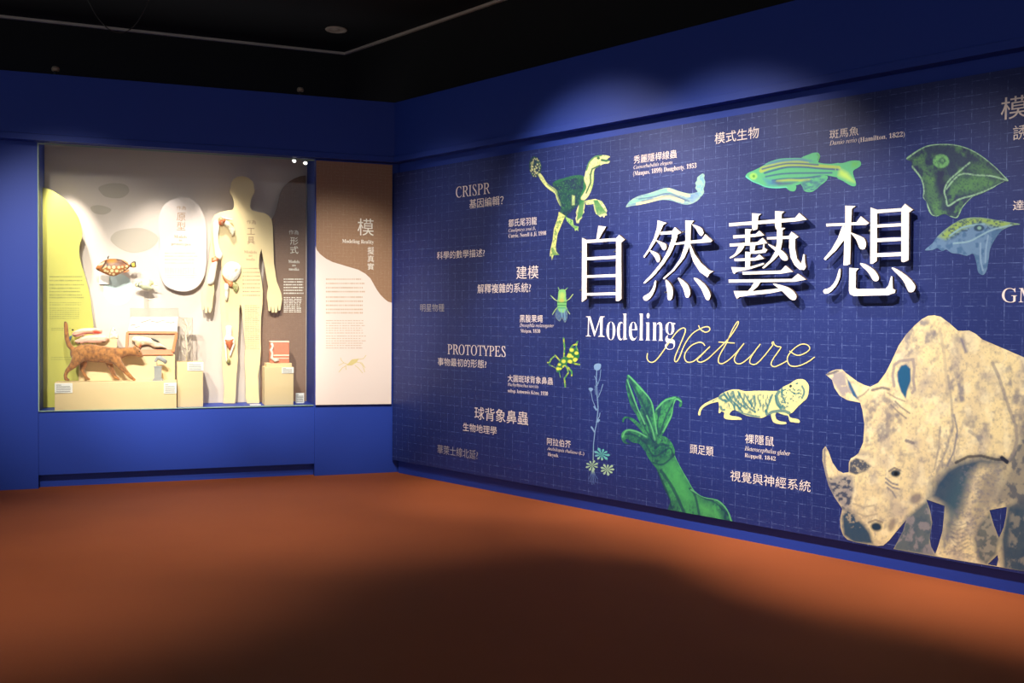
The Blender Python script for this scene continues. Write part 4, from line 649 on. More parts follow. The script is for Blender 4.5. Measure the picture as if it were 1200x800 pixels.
yO = .455; P = [(214, 230.5), (228.7, 236), (236.8, 247.6), (241.4, 263.9), (242, 285), (241.4, 311), (237.7, 327), (228.7, 337.7), (214, 341.5), (197.9, 337), (190.6, 328.8), (186.5, 311), (187.3, 285), (185.7, 268.7), (186.5, 252.5), (194.6, 237.9)]
tO, oO = board('oval_info_board', 'pale grey oval information board hanging on the middle of the case back', P, yO, 'oval', .03, 4)
for k in ((200, 300), (228, 300)): 
    a, b_ = FB.on(k[0], k[1], YB); settle(MB().lathe([(.008, yO + .029), (.008, YB + .002)], (a, 0, b_), 8, 'y').build('standoff', M['steel']), tO)
for bd, a in (('作為', (207, 218, 241, 245.6)), ('原', (207, 217.5, 249, 258.5)), ('型', (207, 217.5, 260, 269.5))): settle(text('printed_lettering', FB, yO - .001, bd, *a, M['brown_ink'], None), tO)
for bd, a in (('Models', (204, 219, 275.3, 278.8)), ('as', (209.5, 213.5, 280.3, 282.6)), ('prototypes', (200.5, 223.5, 284, 288))): settle(text('printed_lettering', FB, yO - .001, bd, *a, M['brown_ink'], None, 'bold'), tO)
settle(lines('printed_paragraph', FB, yO - .001, 193, 232, [296.5, 300, 304, 308], 1.4, M['tan_ink'], None, .25, 2.3), tO); settle(lines('printed_paragraph', FB, yO - .001, 193, 231, [314, 316, 318, 320, 322.5, 325], .7, M['tan_ink'], None, .2, 3), tO)
# brown board behind the figure
yN = .475; P = [(358.3, 205.5), (352, 206.3), (345, 209), (339, 212.5), (334, 217), (330.5, 222), (328, 228), (326.3, 235), (324.5, 243), (321.5, 251), (318, 258), (315, 266), (312, 285), (309, 320), (306.5, 360), (305.5, 420), (305, bottom(305, yN)), (358.3, bottom(358, yN))]
tN, oN = board('brown_info_board', 'brown linen-print information board at the right end of the case', P, yN, 'brown', .018, 0)
for bd, a in (('作為', (338.5, 350, 269.2, 274.5)), ('形', (340, 349.5, 277.5, 286.6)), ('式', (340, 349.5, 288, 297))): settle(text('printed_lettering', FB, yN - .001, bd, *a, M['cream_ink'], None), tN)
for bd, a in (('Models', (338, 351, 304.5, 308)), ('as', (342.5, 346.5, 309.8, 312)), ('media', (338.5, 350.5, 313.4, 316.8))): settle(text('printed_lettering', FB, yN - .001, bd, *a, M['cream_ink'], None, 'bold'), tN)
settle(lines('printed_paragraph', FB, yN - .001, 332.5, 355.5, [327, 330.2, 333.5, 336.8, 340, 343.5], 1.4, M['cream_ink'], None, .25, 2.2, .03), tN); settle(lines('printed_paragraph', FB, yN - .001, 332.5, 354, [348.5, 350.6, 352.7, 354.8, 356.9, 359, 361.1, 363.2, 365.3], .8, M['cream_ink'], None, .15, 3), tN)
# human silhouette board
yH = .40; fb = bottom(290, yH)
hand = lambda s: [(329.3, 342.7), (330.6, 350), (329.5, 357), (328.6, 363.4), (326.4, 364), (325.6, 357), (325, 363.8), (324.4, 366.2), (322, 366), (321.4, 358), (321, 366), (318.6, 366), (317.8, 358), (317, 364.4), (314.6, 364), (313.8, 355), (312.8, 349), (313.1, 342.7)]
hum = [(283.9, 206.2), (290.6, 207.9), (296.2, 212.4), (297.6, 217), (297.5, 220.6), (298.6, 222.5), (297.9, 226.4), (296, 229.6), (293.6, 235.5), (292.9, 242.7), (295, 246.3), (303, 248.4), (310.9, 250), (315.4, 252.9), (318.4, 257.4), (319.6, 265.2), (320.2, 283.8), (321, 308.5), (324.4, 330)] + hand(1) + [(314.4, 336), (312.4, 325), (310.4, 313), (308.4, 302), (306.3, 291.5), (304.2, 299), (303.2, 312), (305.4, 322), (307.9, 340), (307.6, 356), (305.9, 372), (305.3, 390), (305.8, 408), (304.8, 424), (302.4, 440), (303, 457), (304, fb), (289.6, fb), (287.6, 466), (288.1, 456), (287.6, 439), (286.6, 421), (287.6, 405.7), (285.6, 385.5), (283.4, 362), (281.8, 356), (280.4, 362), (279.6, 385.5), (278.3, 405.7), (278.8, 421), (276.8, 444), (276.2, 464), (275.3, fb), (261.6, fb), (262.9, 455), (260.8, 435), (260.3, 417), (261.6, 396.7), (259.6, 374.2), (258.2, 351.7), (258.6, 332), (259.8, 318), (259.2, 303), (258.6, 293), (256, 304), (253.4, 318), (250.8, 332), (251.2, 342), (249.6, 350), (248.6, 360), (246.8, 366), (244.6, 366), (243.8, 359), (242.8, 366.6), (240.4, 366.4), (239.6, 358), (238.4, 363), (236.4, 362.6), (235.6, 352), (236, 343), (239.4, 334), (242.4, 322), (245, 306), (246.8, 285), (247.4, 268), (248.6, 257), (252, 251.5), (258, 248.6), (265.5, 246.8), (272.6, 245.6), (274.3, 242), (274.2, 236), (272, 229.4), (269.7, 226.2), (269.2, 222), (270.4, 220), (270.7, 214.6), (273.6, 209.8), (278.6, 206.8)]
tH, oH = board('human_silhouette_board', 'cream cut-out board in the shape of a standing person seen from the front', hum, yH, 'skin', .022, 0)
for bd, a in (('作為', (289, 300, 257.6, 262.3)), ('工', (289.5, 298.7, 267, 274.6)), ('具', (289.7, 298.5, 277, 285.8))): settle(text('printed_lettering', FB, yH - .001, bd, *a, M['brown_ink'], None), tH)
for bd, a in (('Models', (286, 301, 293.2, 296.8)), ('as', (291.5, 295.5, 298.6, 300.6)), ('tools', (288.5, 298.5, 302, 305.2))): settle(text('printed_lettering', FB, yH - .001, bd, *a, M['brown_ink'], None, 'bold'), tH)
settle(lines('printed_paragraph', FB, yH - .001, 284.5, 305.5, [314.5, 319, 323.5, 328, 332.5, 337, 341.5, 346], 1.5, M['brown_ink'], None, .3, 2.3, .06), tH); settle(lines('printed_paragraph', FB, yH - .001, 287, 304, [358 + 2.2 * k for k in range(24)], .7, M['brown_ink'], None, .15, 3), tH)
# bone and joint models on the figure
BL_, OR, WH = (242, 228, 196), (205, 110, 66), (250, 242, 226)
def model(name, lb, polys, thick, base, layers, y=yH - .02, sp=.7, cat='anatomical model', group='joint models on the silhouette board', parts=()):
    c_ = np.vstack([np.asarray(p, float) for p in polys]).mean(0); x, z = FB.on(c_[0], c_[1], y); off = (float(x), yH, float(z)); t = thing(name, lb, cat, FM(FB, *off), group)
    for nm, pl, b_, ly, th in [('body', polys, base, layers, thick)] + list(parts): inflate(nm, FB, y, [np.asarray(p, float) for p in pl], th, M['vsol'], t, ly, b_, sp, off=off, bump=.3)
    MB().lathe([(.005, y - yH), (.005, -.0005)], (0, 0, 0), 8, 'y').build('mount', M['steel'], t); return t
q = lambda P: Z(240, 200, 8.889, P)
model('shoulder_model', 'shoulder blade and collar bone model with red muscle on the figure chest', [smooth_closed(q(P), 3) for P in ([(175, 500), (215, 510), (260, 545), (300, 590), (320, 620), (310, 650), (290, 680), (265, 650), (240, 600), (200, 560)],)], .025, BL_, [('noise', None, (206, 180, 140), (4, 4, .5, .2), .8)], parts=(('collar_bone', [smooth_closed(q([(180, 478), (210, 486), (250, 498), (290, 505), (285, 514), (240, 512), (200, 504), (178, 495)]), 3)], WH, [], .02), ('muscle', [smooth_closed(q([(140, 505), (165, 482), (200, 490), (222, 515), (205, 550), (165, 568), (142, 545)]), 3)], OR, [('noise', None, (230, 190, 150), (2, 2, .55, .1), .8)], .045)))
q = lambda P: Z(240, 280, 4.444, P)
model('elbow_model', 'white arm bone model with red elbow joint on the left arm of the figure', [smooth_closed(P, 3) for P in ([(250, 262), (254, 258), (257, 264), (256, 280), (258, 292), (261, 299), (258, 304), (253, 302), (251, 290), (249.5, 276)], [(251, 302), (255, 303), (253.5, 316), (250.5, 331), (244, 333), (243.5, 326), (247, 312)])], .035, WH, [], parts=(('muscle', [smooth_closed(q([(38, 95), (60, 88), (75, 100), (66, 118), (46, 128), (34, 115)]), 3)], OR, [('noise', None, (232, 200, 160), (2, 2, .52, .1), .8)], .04),))
model('pelvis_model', 'white hip bone model with red and green joint on the figure hips', [smooth_closed(q(P), 3) for P in ([(92, 165), (110, 130), (140, 118), (175, 128), (190, 150), (182, 185), (160, 215), (130, 225), (100, 205)], [(102, 235), (125, 235), (122, 300), (116, 320), (106, 318), (104, 280)])], .06, WH, [('noise', None, (222, 196, 150), (4, 4, .55, .15), .7)], parts=(('muscle', [smooth_closed(q([(90, 185), (120, 205), (150, 228), (142, 250), (118, 240), (95, 205)]), 3)], (214, 140, 90), [], .04), ('ligament', [smooth_closed(q([(138, 225), (165, 228), (176, 250), (165, 278), (150, 262)]), 3)], (150, 150, 90), [('noise', None, (220, 200, 150), (2, 2, .5, .1), .7)], .03)))
model('knee_model', 'small knee joint model with red muscle and forked bones below the knee', [smooth_closed(q(P), 3) for P in ([(98, 530), (112, 545), (116, 590), (118, 640), (108, 632), (106, 590)], [(152, 530), (158, 545), (146, 580), (134, 610), (128, 600), (140, 565)], [(110, 455), (140, 455), (142, 500), (155, 520), (150, 545), (105, 545), (98, 520), (110, 500)])], .04, WH, [('noise', None, (200, 170, 120), (3, 3, .55, .1), .6)], parts=(('muscle', [smooth_closed(q([(104, 518), (150, 516), (148, 540), (132, 575), (118, 560), (104, 540)]), 3)], OR, [], .05), ('foot_stub', [smooth_closed(q([(108, 628), (128, 622), (134, 640), (120, 650)]), 3)], (150, 140, 80), [], .025)))

# ------------------------------------------------------------------ plinths
def block(name, lb, px0, px1, ytop, yf, yb, z0=ZB, m='plinth', group='beige plinths'):
    x0, z1 = FB.on(px0, ytop, yf); x1, _ = FB.on(px1, ytop, yf); x0, x1, z1 = float(x0), float(x1), float(z1)
    o = MB().box(x0 - (x0 + x1) / 2, (x1 - x0) / 2, yf, yb, 0, z1 - z0).build(name, M[m], bevel=.002); o.matrix_world = FM(FB, (x0 + x1) / 2, 0, z0); tag(o, lb, 'plinth', group); return x0, x1, z1
L1 = block('plinth', 'long low beige plinth that the cat stands on', 64, 207, 448.2, .105, .292)
L2 = block('plinth', 'taller beige plinth behind the cat carrying the wooden tray', 92, 205, 415.5, .293, .37)
L3 = block('plinth', 'narrow beige plinth right of the cat plinth under the clear case', 207.6, 238, 424, .19, .37)
L4 = block('plinth', 'square beige plinth at the right end under the pink skin block', 310, 344, 430, .19, .37)
L5 = block('riser_block', 'small beige riser behind the cat back carrying the pale skull', 112, 137, 396, .336, .369, L2[2])
L6 = block('riser_block', 'thin yellowish slab on the right-hand plinth under the pink block', 312, 342, 425.6, .20, .35, L4[2])
# pink skin-section block
x0, z1 = FB.on(317, 399.5, .22); x1, _ = FB.on(339, 399, .22); sk = thing('skin_section_model', 'pink layered skin section block on the right-hand plinth', 'anatomical model', FM(FB, (x0 + x1) / 2, .22, L6[2])); w_ = (x1 - x0) / 2; h_ = z1 - L6[2]
mb = MB(); n = 10
mb.box(-w_, w_, 0, .10, 0, h_ * .93); mb.build('flesh', mat('pink_flesh_resin', (222, 130, 100), .45, .12, 60), sk, bevel=.004)
MB().box(-w_ * 1.03, w_ * 1.03, -.004, .104, h_ * .93, h_).build('skin_layer', mat('pale_skin_resin', (245, 205, 180), .5), sk, bevel=.004)
MB().box(-w_ * .7, w_ * .98, -.004, 0, h_ * .33, h_ * .38).box(-w_ * .6, w_ * .98, -.004, 0, h_ * .2, h_ * .23).build('layer_line', M['bone'], sk)
mb = MB(); mb.tube([(-w_ * .9, -.006, h_ * .9), (-w_ * .75, -.01, h_ * .75), (-w_ * .95, -.008, h_ * .6), (-w_ * .8, -.01, h_ * .45), (-w_ * .9, -.008, h_ * .25), (-w_ * .5, -.012, h_ * .12), (-w_ * .1, -.008, h_ * .14)], [.010, .008, .012, .008, .012, .014, .006], 8); mb.build('hair_root', M['bone'], sk, smooth=True)
# cards
def card(lb, px0, px1, y0, y1, yf, tilt=.0, z0=None, rows=5, name='label_card', group='white label cards'):
    (x0, zt), (x1, zb) = FB.on(px0, y0, yf), FB.on(px1, y1, yf); t = thing(name, lb, 'label', FM(FB, (x0 + x1) / 2, yf, float(zb)), group); w_, h_ = float(x1 - x0) / 2, float(zt - zb)
    if z0 is not None: t.location = FB.w((x0 + x1) / 2, yf, z0)
    MB().box(-w_, w_, 0, .004, 0, h_).build('card', M['card'], t, bevel=.0008); mb = MB()
    for k in range(rows):
        zz = h_ * (.82 - .66 * k / max(rows - 1, 1)); xe = w_ * (.8 if k else -.3) * random.uniform(.85, 1); mb.add([(-w_ * .82, -.0006, zz - h_ * .03), (xe, -.0006, zz - h_ * .03), (xe, -.0006, zz + h_ * .03), (-w_ * .82, -.0006, zz + h_ * .03)], [(0, 1, 2, 3)])
    o_ = mb.build('printed_text', M['grey_ink'], t); o_['kind'] = 'stuff'; return t
card('white label card on the left front corner of the cat plinth', 64, 85, 449, 460.3, .1)
card('white label card on the right front corner of the cat plinth', 192, 207, 448.6, 461, .1)
card('white label card on the front of the narrow plinth under the clear case', 219.5, 238.3, 424.3, 434.2, .185)
card('white label card on the square plinth under the pink block', 330.3, 344.2, 430.4, 437.2, .185)
t = card('white square card leaning at the lower right corner of the case', 346.6, 356.4, 459, 470.6, .33, z0=ZB, rows=6)
x0, _ = FB.on(299, 472, .25); MB().box(-.04, .04, 0, .05, 0, .006).build('label_card', M['card'], bevel=.001); o = bpy.context.scene.objects[-1] if False else bpy.data.objects[[k.name for k in bpy.data.objects if k.name.startswith('label_card') and k.type == 'MESH'][-1]]
o.location = (x0, .2, ZB); tag(o, 'small white card lying on the case floor at the figure feet', 'label', 'white label cards')

# ------------------------------------------------------------------ wooden tray with lid and bird-like specimen
yT = .315; tr = thing('specimen_tray', 'orange wooden specimen tray with raised white lid on the tall plinth', 'box', FM(FB, float(FB.on(178, 414, yT)[0]), yT, L2[2]))
def at(px, py, y): a, b_ = FB.on(px, py, y); c_ = tr.matrix_world.translation; return (float(a) - c_.x, y - c_.y, float(b_) - c_.z)
def quadslab(c4, th, m, name, parent, yth=None):
    V = [Vector(v) for v in c4]; n = (V[1] - V[0]).cross(V[3] - V[0]).normalized(); n = -n if n.y < 0 else n
    return MB().add(V + [v + n * th for v in V], [(0, 1, 2, 3), (4, 5, 6, 7), (0, 1, 5, 4), (1, 2, 6, 5), (2, 3, 7, 6), (3, 0, 4, 7)]).build(name, M[m], parent, bevel=.001)
bl_, br_, tl_, tr_ = at(148, 414.6, .296), at(202.6, 414.6, .296), at(149.5, 390, .36), at(207, 390.5, .36)
bl_ = (bl_[0], bl_[1], .001); br_ = (br_[0], br_[1], .001)
lp = lambda a, b_, t_: tuple(a[i] * (1 - t_) + b_[i] * t_ for i in range(3))
quadslab([bl_, br_, tr_, tl_], .006, 'tray', 'tray_floor', tr)
def bar(a, b_, w_, d, nm='frame_side'):
    a, b_ = Vector(a), Vector(b_); up = (Vector(tl_) - Vector(bl_)).normalized(); n = Vector((0, -1, .35)).normalized(); t_ = (b_ - a).normalized(); s = t_.cross(n).normalized() * w_ / 2; k = n * d
    return MB().add([a + s, a - s, a - s + k, a + s + k, b_ + s, b_ - s, b_ - s + k, b_ + s + k], [(0, 1, 2, 3), (4, 5, 6, 7), (0, 1, 5, 4), (1, 2, 6, 5), (2, 3, 7, 6), (3, 0, 4, 7)]).build(nm, M['wood'], tr, bevel=.001)
bl2, br2, tl2, tr2 = [(v[0], v[1], v[2] + .012 * s) for v, s in ((bl_, 1), (br_, 1), (tl_, 0), (tr_, 0))]
bar(bl2, br2, .042, .012); bar(tl2, tr2, .02, .02); bar(bl2, tl2, .02, .02); bar(br2, tr2, .02, .02)
lt = [at(149.5, 389.6, .362), at(207.2, 389.8, .362), at(209, 371, .385), at(153.6, 371, .385)]
o = quadslab(lt, .006, 'lid', 'lid', tr); o['label'] = 'white lid with faint drawings'
mb = MB()
for k in range(9): a = lp(lp(lt[0], lt[1], .08 + .1 * k), lp(lt[3], lt[2], .08 + .1 * k), random.uniform(.2, .85)); mb.tube([(a[0] - .018, a[1] - .002, a[2] - .003), (a[0], a[1] - .002, a[2] + .003), (a[0] + .018, a[1] - .002, a[2] + .005)], .002, 4)
mb.build('printed_drawing', M['brown_ink'], o)['kind'] = 'stuff'
ac = [at(152.6, 372, .384), at(209.6, 372, .384), at(209.6, 361, .40), at(152.6, 361, .40)]; quadslab(ac, .004, 'acrylic', 'acrylic_sheet', tr)
q = lambda P: Z(140, 350, 8, P)
def fishmodel(name, lb, polys, y, thick, base, layers, parts=(), sp=.6, z0=None, rod=None, cat='specimen model', group=None):
    c_ = np.vstack([np.asarray(p, float) for p in polys]).mean(0); x, z = FB.on(c_[0], c_[1], y); x, z = float(x), float(z); base_z = z0 if z0 is not None else z; off = (x, y, base_z); t = thing(name, lb, cat, FM(FB, *off), group)
    for nm, pl, b_, ly, th in [('body', polys, base, layers, thick)] + list(parts): inflate(nm, FB, y, [np.asarray(p, float) for p in pl], th, M['vsol'], t, ly, b_, sp, off=off)
    if rod:
        for rx, ry, yy in rod: a, b_ = FB.on(rx, ry, y); MB().lathe([(.0045, 0), (.0045, float(b_) - base_z)], (float(a) - x, 0, 0), 8).build('rod', M[yy], t)
    return t, off
fishmodel('bird_model', 'ivory dissected animal model with grey fin lying in the wooden tray', [smooth_closed(q([(112, 380), (130, 356), (170, 350), (230, 356), (290, 372), (350, 400), (400, 430), (436, 456), (440, 468), (400, 462), (330, 462), (270, 430), (210, 440), (200, 460), (180, 462), (150, 440), (140, 410), (120, 400)]), 3)], .30, .05, (232, 214, 186), [('noise', None, (170, 140, 110), (3, 2, .52, .15), .5), ('line', q([(118, 398), (150, 438), (200, 460)]), (150, 110, 80), 1, .7), ('line', q([(150, 372), (240, 372), (330, 410), (420, 455)]), (200, 172, 140), 1, .7), ('fill', q([(160, 400), (200, 410), (212, 450), (180, 465), (155, 440)]), (226, 176, 120), 3, .9), ('fill', q([(185, 432), (205, 430), (208, 450), (188, 455)]), (190, 60, 40), 2, .9), ('line', q([(340, 460), (400, 458), (438, 466)]), (90, 60, 50), 1, .9), ('line', q([(210, 390), (260, 420), (330, 458)]), (220, 190, 150), 1, .8)],
          parts=(('fin', [smooth_closed(q([(295, 365), (325, 372), (360, 390), (378, 408), (350, 400), (310, 385)]), 3)], (84, 84, 80), [], .058), ('eye', [ellipse(*q([(140, 370)])[0], .8, .8, 10)], (30, 30, 30), [], .056)), z0=L2[2] + .02, group=None)
# clear case with pale plant model
x0, _ = FB.on(207.8, 424, .22); x1, _ = FB.on(226, 424, .22); zt = float(FB.on(212, 372, .22)[1]); cc = thing('acrylic_specimen_box', 'clear acrylic block with a pale branching model, on the narrow plinth', 'box', FM(FB, float(x0 + x1) / 2, .22, L3[2])); w_ = float(x1 - x0) / 2
MB().box(-w_, w_, 0, .08, 0, zt - L3[2]).build('acrylic_block', M['acrylic'], cc, bevel=.002)
mb = MB(); H_ = zt - L3[2]
mb.tube([(.01, .04, .005), (.015, .04, H_ * .3), (.005, .04, H_ * .6), (.02, .04, H_ * .8), (.0, .04, H_ * .94), (-.02, .04, H_ * .97)], [.005, .006, .007, .006, .008, .004], 6)
for k in range(9): z_ = H_ * (.1 + .09 * k); s = 1 if k % 2 else -1; mb.tube([(.01, .04, z_), (.01 + s * .022, .035, z_ + .02), (.01 + s * .03, .03, z_ + .05)], [.004, .003, .002], 5)
mb.build('branching_model', M['bone'], cc, smooth=True)

# ------------------------------------------------------------------ grey bust on column
x0, _ = FB.on(185, 447, .19); x0 = float(x0); z0 = L1[2]; bu = thing('grey_sculpture', 'small grey sculpture of a bent form on a column pedestal near the cat nose', 'sculpture', FM(FB, x0, .19, z0)); s = .0064
MB().box(-6 * s, 6 * s, -.035, .035, 0, 1.2 * s).box(-5 * s, 5 * s, -.03, .03, 1.2 * s, 2.6 * s).build('base', M['stone'], bu, bevel=.001)
MB().box(-4.1 * s, 4.1 * s, -.024, .024, 2.6 * s, 15.5 * s).build('column', M['stone'], bu, bevel=.0015); MB().box(-4.6 * s, 4.6 * s, -.027, .027, 15.5 * s, 16.8 * s).build('capital', M['stone'], bu, bevel=.001); MB().lathe([(.0025, 16.8 * s), (.0025, 21 * s)], (-.9 * s, 0, 0), 8).build('pin', M['steel'], bu)
skin('figure', [(-2.4 * s, 0, 24 * s, 1.9 * s), (-.5 * s, 0, 26 * s, 2.6 * s), (3 * s, 0, 25.5 * s, 2.9 * s), (6.5 * s, 0, 23.6 * s, 2.4 * s), (9 * s, 0, 21.6 * s, 1.8 * s), (10.5 * s, 0, 22.4 * s, 1.0 * s), (3.2 * s, 0, 28.6 * s, .9 * s), (-2.6 * s, .0, 21.6 * s, 1.0 * s), (8 * s, .01, 19.6 * s, 1.0 * s)], [(0, 1), (1, 2), (2, 3), (3, 4), (4, 5), (2, 6), (0, 7), (4, 8)], M['stone'], bu)

# ------------------------------------------------------------------ fish and other hanging models
q = lambda P: Z(100, 290, 10.67, P)
tf = smooth_closed(q([(130, 258), (150, 225), (190, 190), (240, 160), (300, 142), (380, 140), (450, 152), (510, 190), (550, 215), (556, 240), (530, 270), (480, 300), (420, 335), (360, 358), (300, 350), (240, 325), (180, 298), (145, 280)]), 3)
L = [('fill', q([(130, 258), (200, 188), (240, 200), (215, 270), (180, 300), (140, 285)]), (186, 112, 60), 3, .9), ('fill', q([(140, 275), (165, 270), (185, 292), (165, 296)]), (50, 26, 20), 2, 1), ('line', q([(175, 215), (215, 205), (235, 190)]), (240, 220, 180), 1.6, .9), ('line', q([(215, 260), (235, 222), (250, 190), (262, 165)]), (44, 26, 18), 1.2, .9), ('line', q([(225, 265), (262, 240), (275, 205)]), (236, 216, 160), 1, .8), ('fill', q([(270, 170), (380, 150), (470, 160), (530, 215), (420, 235), (300, 232), (258, 205)]), (104, 66, 48), 4, .9), ('fill', q([(290, 150), (380, 148), (390, 175), (340, 205), (290, 195)]), (196, 136, 52), 4, .8), ('fill', q([(265, 195), (290, 205), (285, 235), (262, 235)]), (40, 24, 20), 2, 1), ('line', q([(400, 150), (460, 160), (520, 205)]), (30, 20, 16), 1, .9)]
for cx_, cy_, r in ((300, 250, 22), (358, 250, 26), (422, 250, 22), (465, 245, 17), (335, 292, 26), (395, 295, 25), (440, 300, 16), (465, 288, 15), (280, 300, 18), (355, 335, 20), (310, 325, 16), (505, 270, 15), (250, 290, 22), (310, 262, 10), (520, 240, 20)): c_ = q([(cx_, cy_)])[0]; L += [('fill', ellipse(*c_, r / 10.67 * 1.12, r / 10.67, 6), (60, 36, 24), .9, .8), ('fill', ellipse(*c_, r / 10.67 * .95, r / 10.67 * .82, 6), (246, 214, 160), .7, 1)]
PT = (('tail_fin', [smooth_closed(q([(548, 222), (575, 190), (605, 170), (628, 178), (632, 210), (636, 240), (610, 250), (575, 245), (552, 238)]), 3)], (60, 44, 26), [('fill', q([(580, 200), (612, 190), (618, 235), (590, 238)]), (238, 196, 60), 1.2, 1)], .008), ('dorsal_spine', [q([(272, 140), (280, 112), (296, 96), (294, 120), (286, 142)])], (48, 26, 22), [], .007), ('dorsal_fin', [smooth_closed(q([(400, 148), (440, 148), (500, 165), (535, 195), (530, 210), (480, 195)]), 3)], (230, 140, 80), [], .008), ('anal_fin', [smooth_closed(q([(500, 290), (545, 272), (548, 288), (520, 306), (470, 315)]), 3)], (226, 132, 70), [], .008), ('eye', [ellipse(*q([(232, 187)])[0], 1, 1, 10)], (20, 16, 14), [], .03))
t, off = fishmodel('triggerfish_model', 'orange triggerfish model with pale honeycomb belly spots, hanging upper left', [tf], .36, .075, (176, 104, 46), L, PT, .45, group=None)
a, b_ = FB.on(134, 312, .36); MB().lathe([(.004, .03), (.004, YB - .36)], (0, 0, 0), 8, 'y').build('mounting_rod', M['steel'], t)
o = MB().box(-.035, .035, 0, .02, -.035, .035).build('mounting_box', M['card'], bevel=.002); a, b_ = FB.on(122, 327.5, .49); o.location = (float(a), YB - .021, float(b_)); tag(o, 'small pale square box on the case back just below the triggerfish', 'box')
q = lambda P: Z(100, 290, 10.67, P)
fishmodel('small_fish_model', 'small pale yellow fish model with grey head beside the oval board', [smooth_closed(q([(618, 465), (640, 440), (680, 432), (705, 412), (760, 402), (820, 410), (850, 430), (850, 455), (820, 480), (850, 500), (840, 525), (780, 530), (720, 522), (680, 500), (640, 492)]), 3)], .40, .045, (240, 232, 180), [('noise', q([(618, 440), (705, 430), (700, 520), (630, 500)]), (70, 86, 96), (1.4, 1.4, .42, .12), .95), ('fill', q([(690, 480), (760, 490), (850, 480), (850, 530), (740, 535)]), (130, 140, 130), 4, .8), ('fill', q([(790, 405), (862, 405), (850, 450), (800, 440)]), (196, 190, 96), 3, .8)], (('tail_fin', [q([(840, 450), (902, 462), (900, 480), (845, 470)])], (236, 226, 170), [], .006),), .45)
x0, zt = FB.on(171.5, 340, .40); o = MB().box(-.017, .017, -.006, .006, 0, float(zt) - .012 - float(FB.on(171.5, 361, .40)[1])).build('acrylic_post', M['acrylic'], bevel=.001)
o = MB().box(-.02, .02, 0, .006, 0, .28).build('fish_post', mat('pale_pink_print', (226, 206, 192), .6)) if False else o
o.location = (float(x0), .40, float(FB.on(171.5, 361, .40)[1])); tag(o, 'pale translucent post below the small yellow fish', 'post')
# pink fish-shaped models above the cat back
q = lambda P: Z(60, 370, 8.89, P); PK, RD_ = (248, 204, 186), (220, 76, 48)
def pink(nm, lb, P, ly, parts, rod):
    fishmodel(nm, lb, [smooth_closed(q(P), 3)], .305, .05, PK, ly, parts, .5, z0=L2[2], rod=rod, group='pink dissected models above the cat')
pink('pink_dissection_model', 'upper pink dissected fish model with red patch above the cat back', [(215, 195), (240, 160), (300, 135), (380, 126), (460, 128), (520, 142), (532, 165), (520, 185), (460, 190), (380, 190), (320, 208), (270, 222), (235, 215)], [('line', q([(240, 180), (330, 160), (440, 160), (520, 155)]), (232, 150, 110), 1.4, .8), ('line', q([(250, 205), (340, 180), (430, 180)]), (190, 90, 60), 1, .8), ('fill', q([(435, 150), (470, 142), (520, 168), (518, 186), (440, 186)]), RD_, 2.5, 1), ('fill', q([(215, 190), (240, 195), (270, 222), (235, 216)]), (140, 70, 40), 2, .7)], (('knob', [ellipse(*q([(224, 146)])[0], 1.1, 1.1, 10)], (36, 30, 30), [], .03), ('fin', [smooth_closed(q([(180, 240), (196, 212), (218, 205), (210, 235), (198, 270), (202, 300), (190, 290), (185, 265)]), 3)], (90, 130, 160), [], .01)), [(300, 200, 'steel')] and [(Z(60, 370, 8.89, [(330, 190)])[0][0], Z(60, 370, 8.89, [(330, 190)])[0][1], 'steel')])
pink('pink_dissection_model', 'lower pink dissected fish model just above the cat back', [(243, 262), (290, 235), (360, 205), (450, 195), (530, 200), (580, 212), (604, 232), (580, 258), (560, 275), (500, 282), (430, 285), (360, 284), (300, 296), (262, 284)], [('line', q([(280, 262), (380, 232), (480, 228), (580, 232)]), (238, 160, 130), 1.6, .8), ('line', q([(300, 280), (420, 262), (540, 262)]), (240, 176, 150), 1.2, .7), ('fill', q([(525, 268), (575, 262), (575, 282), (535, 285)]), (60, 24, 20), 1.6, 1), ('fill', q([(280, 285), (300, 275), (305, 295)]), (40, 30, 30), 1, 1)], (('knob', [ellipse(*q([(574, 219)])[0], .8, .8, 10)], (36, 30, 30), [], .03),), [(Z(60, 370, 8.89, [(430, 280)])[0][0], Z(60, 370, 8.89, [(430, 280)])[0][1], 'steel')])
fishmodel('pale_skull_model', 'small cream fish skull model with dark eye on the riser block', [smooth_closed(q([(605, 235), (608, 190), (620, 150), (645, 105), (665, 130), (680, 160), (700, 200), (698, 240), (660, 238), (640, 240)]), 3)], .345, .04, (246, 234, 206), [('noise', None, (200, 180, 140), (1.6, 1.6, .55, .1), .7)], (('eye', [ellipse(*q([(661, 146)])[0], .9, .9, 10)], (50, 50, 50), [], .042),), .5, z0=L5[2])

# ------------------------------------------------------------------ the cat
m, t, b = newmat('ginger_tabby_fur'); tc = N(t, 'ShaderNodeTexCoord').outputs['Object']; mp = N(t, 'ShaderNodeMapping'); mp.inputs['Scale'].default_value = (44, 44, 34); t.links.new(tc, mp.inputs[0])
n1 = noise(t, mp.outputs[0], 1, 4, .6); r = N(t, 'ShaderNodeMapRange'); r.inputs[1].default_value = .40; r.inputs[2].default_value = .66; t.links.new(n1, r.inputs[0])
c = mix(t, noise(t, tc, 14, 3), lin(172, 104, 42), lin(206, 142, 70)); c = mix(t, mth(t, 'MULTIPLY', r.outputs[0], .8), c, lin(80, 46, 22)); c = mix(t, mth(t, 'MULTIPLY', noise(t, tc, 260, 3), .35), c, lin(120, 72, 36))
t.links.new(c, b.inputs['Base Color']); b.inputs['Roughness'].default_value = .8; b.inputs['Sheen Weight'].default_value = .3
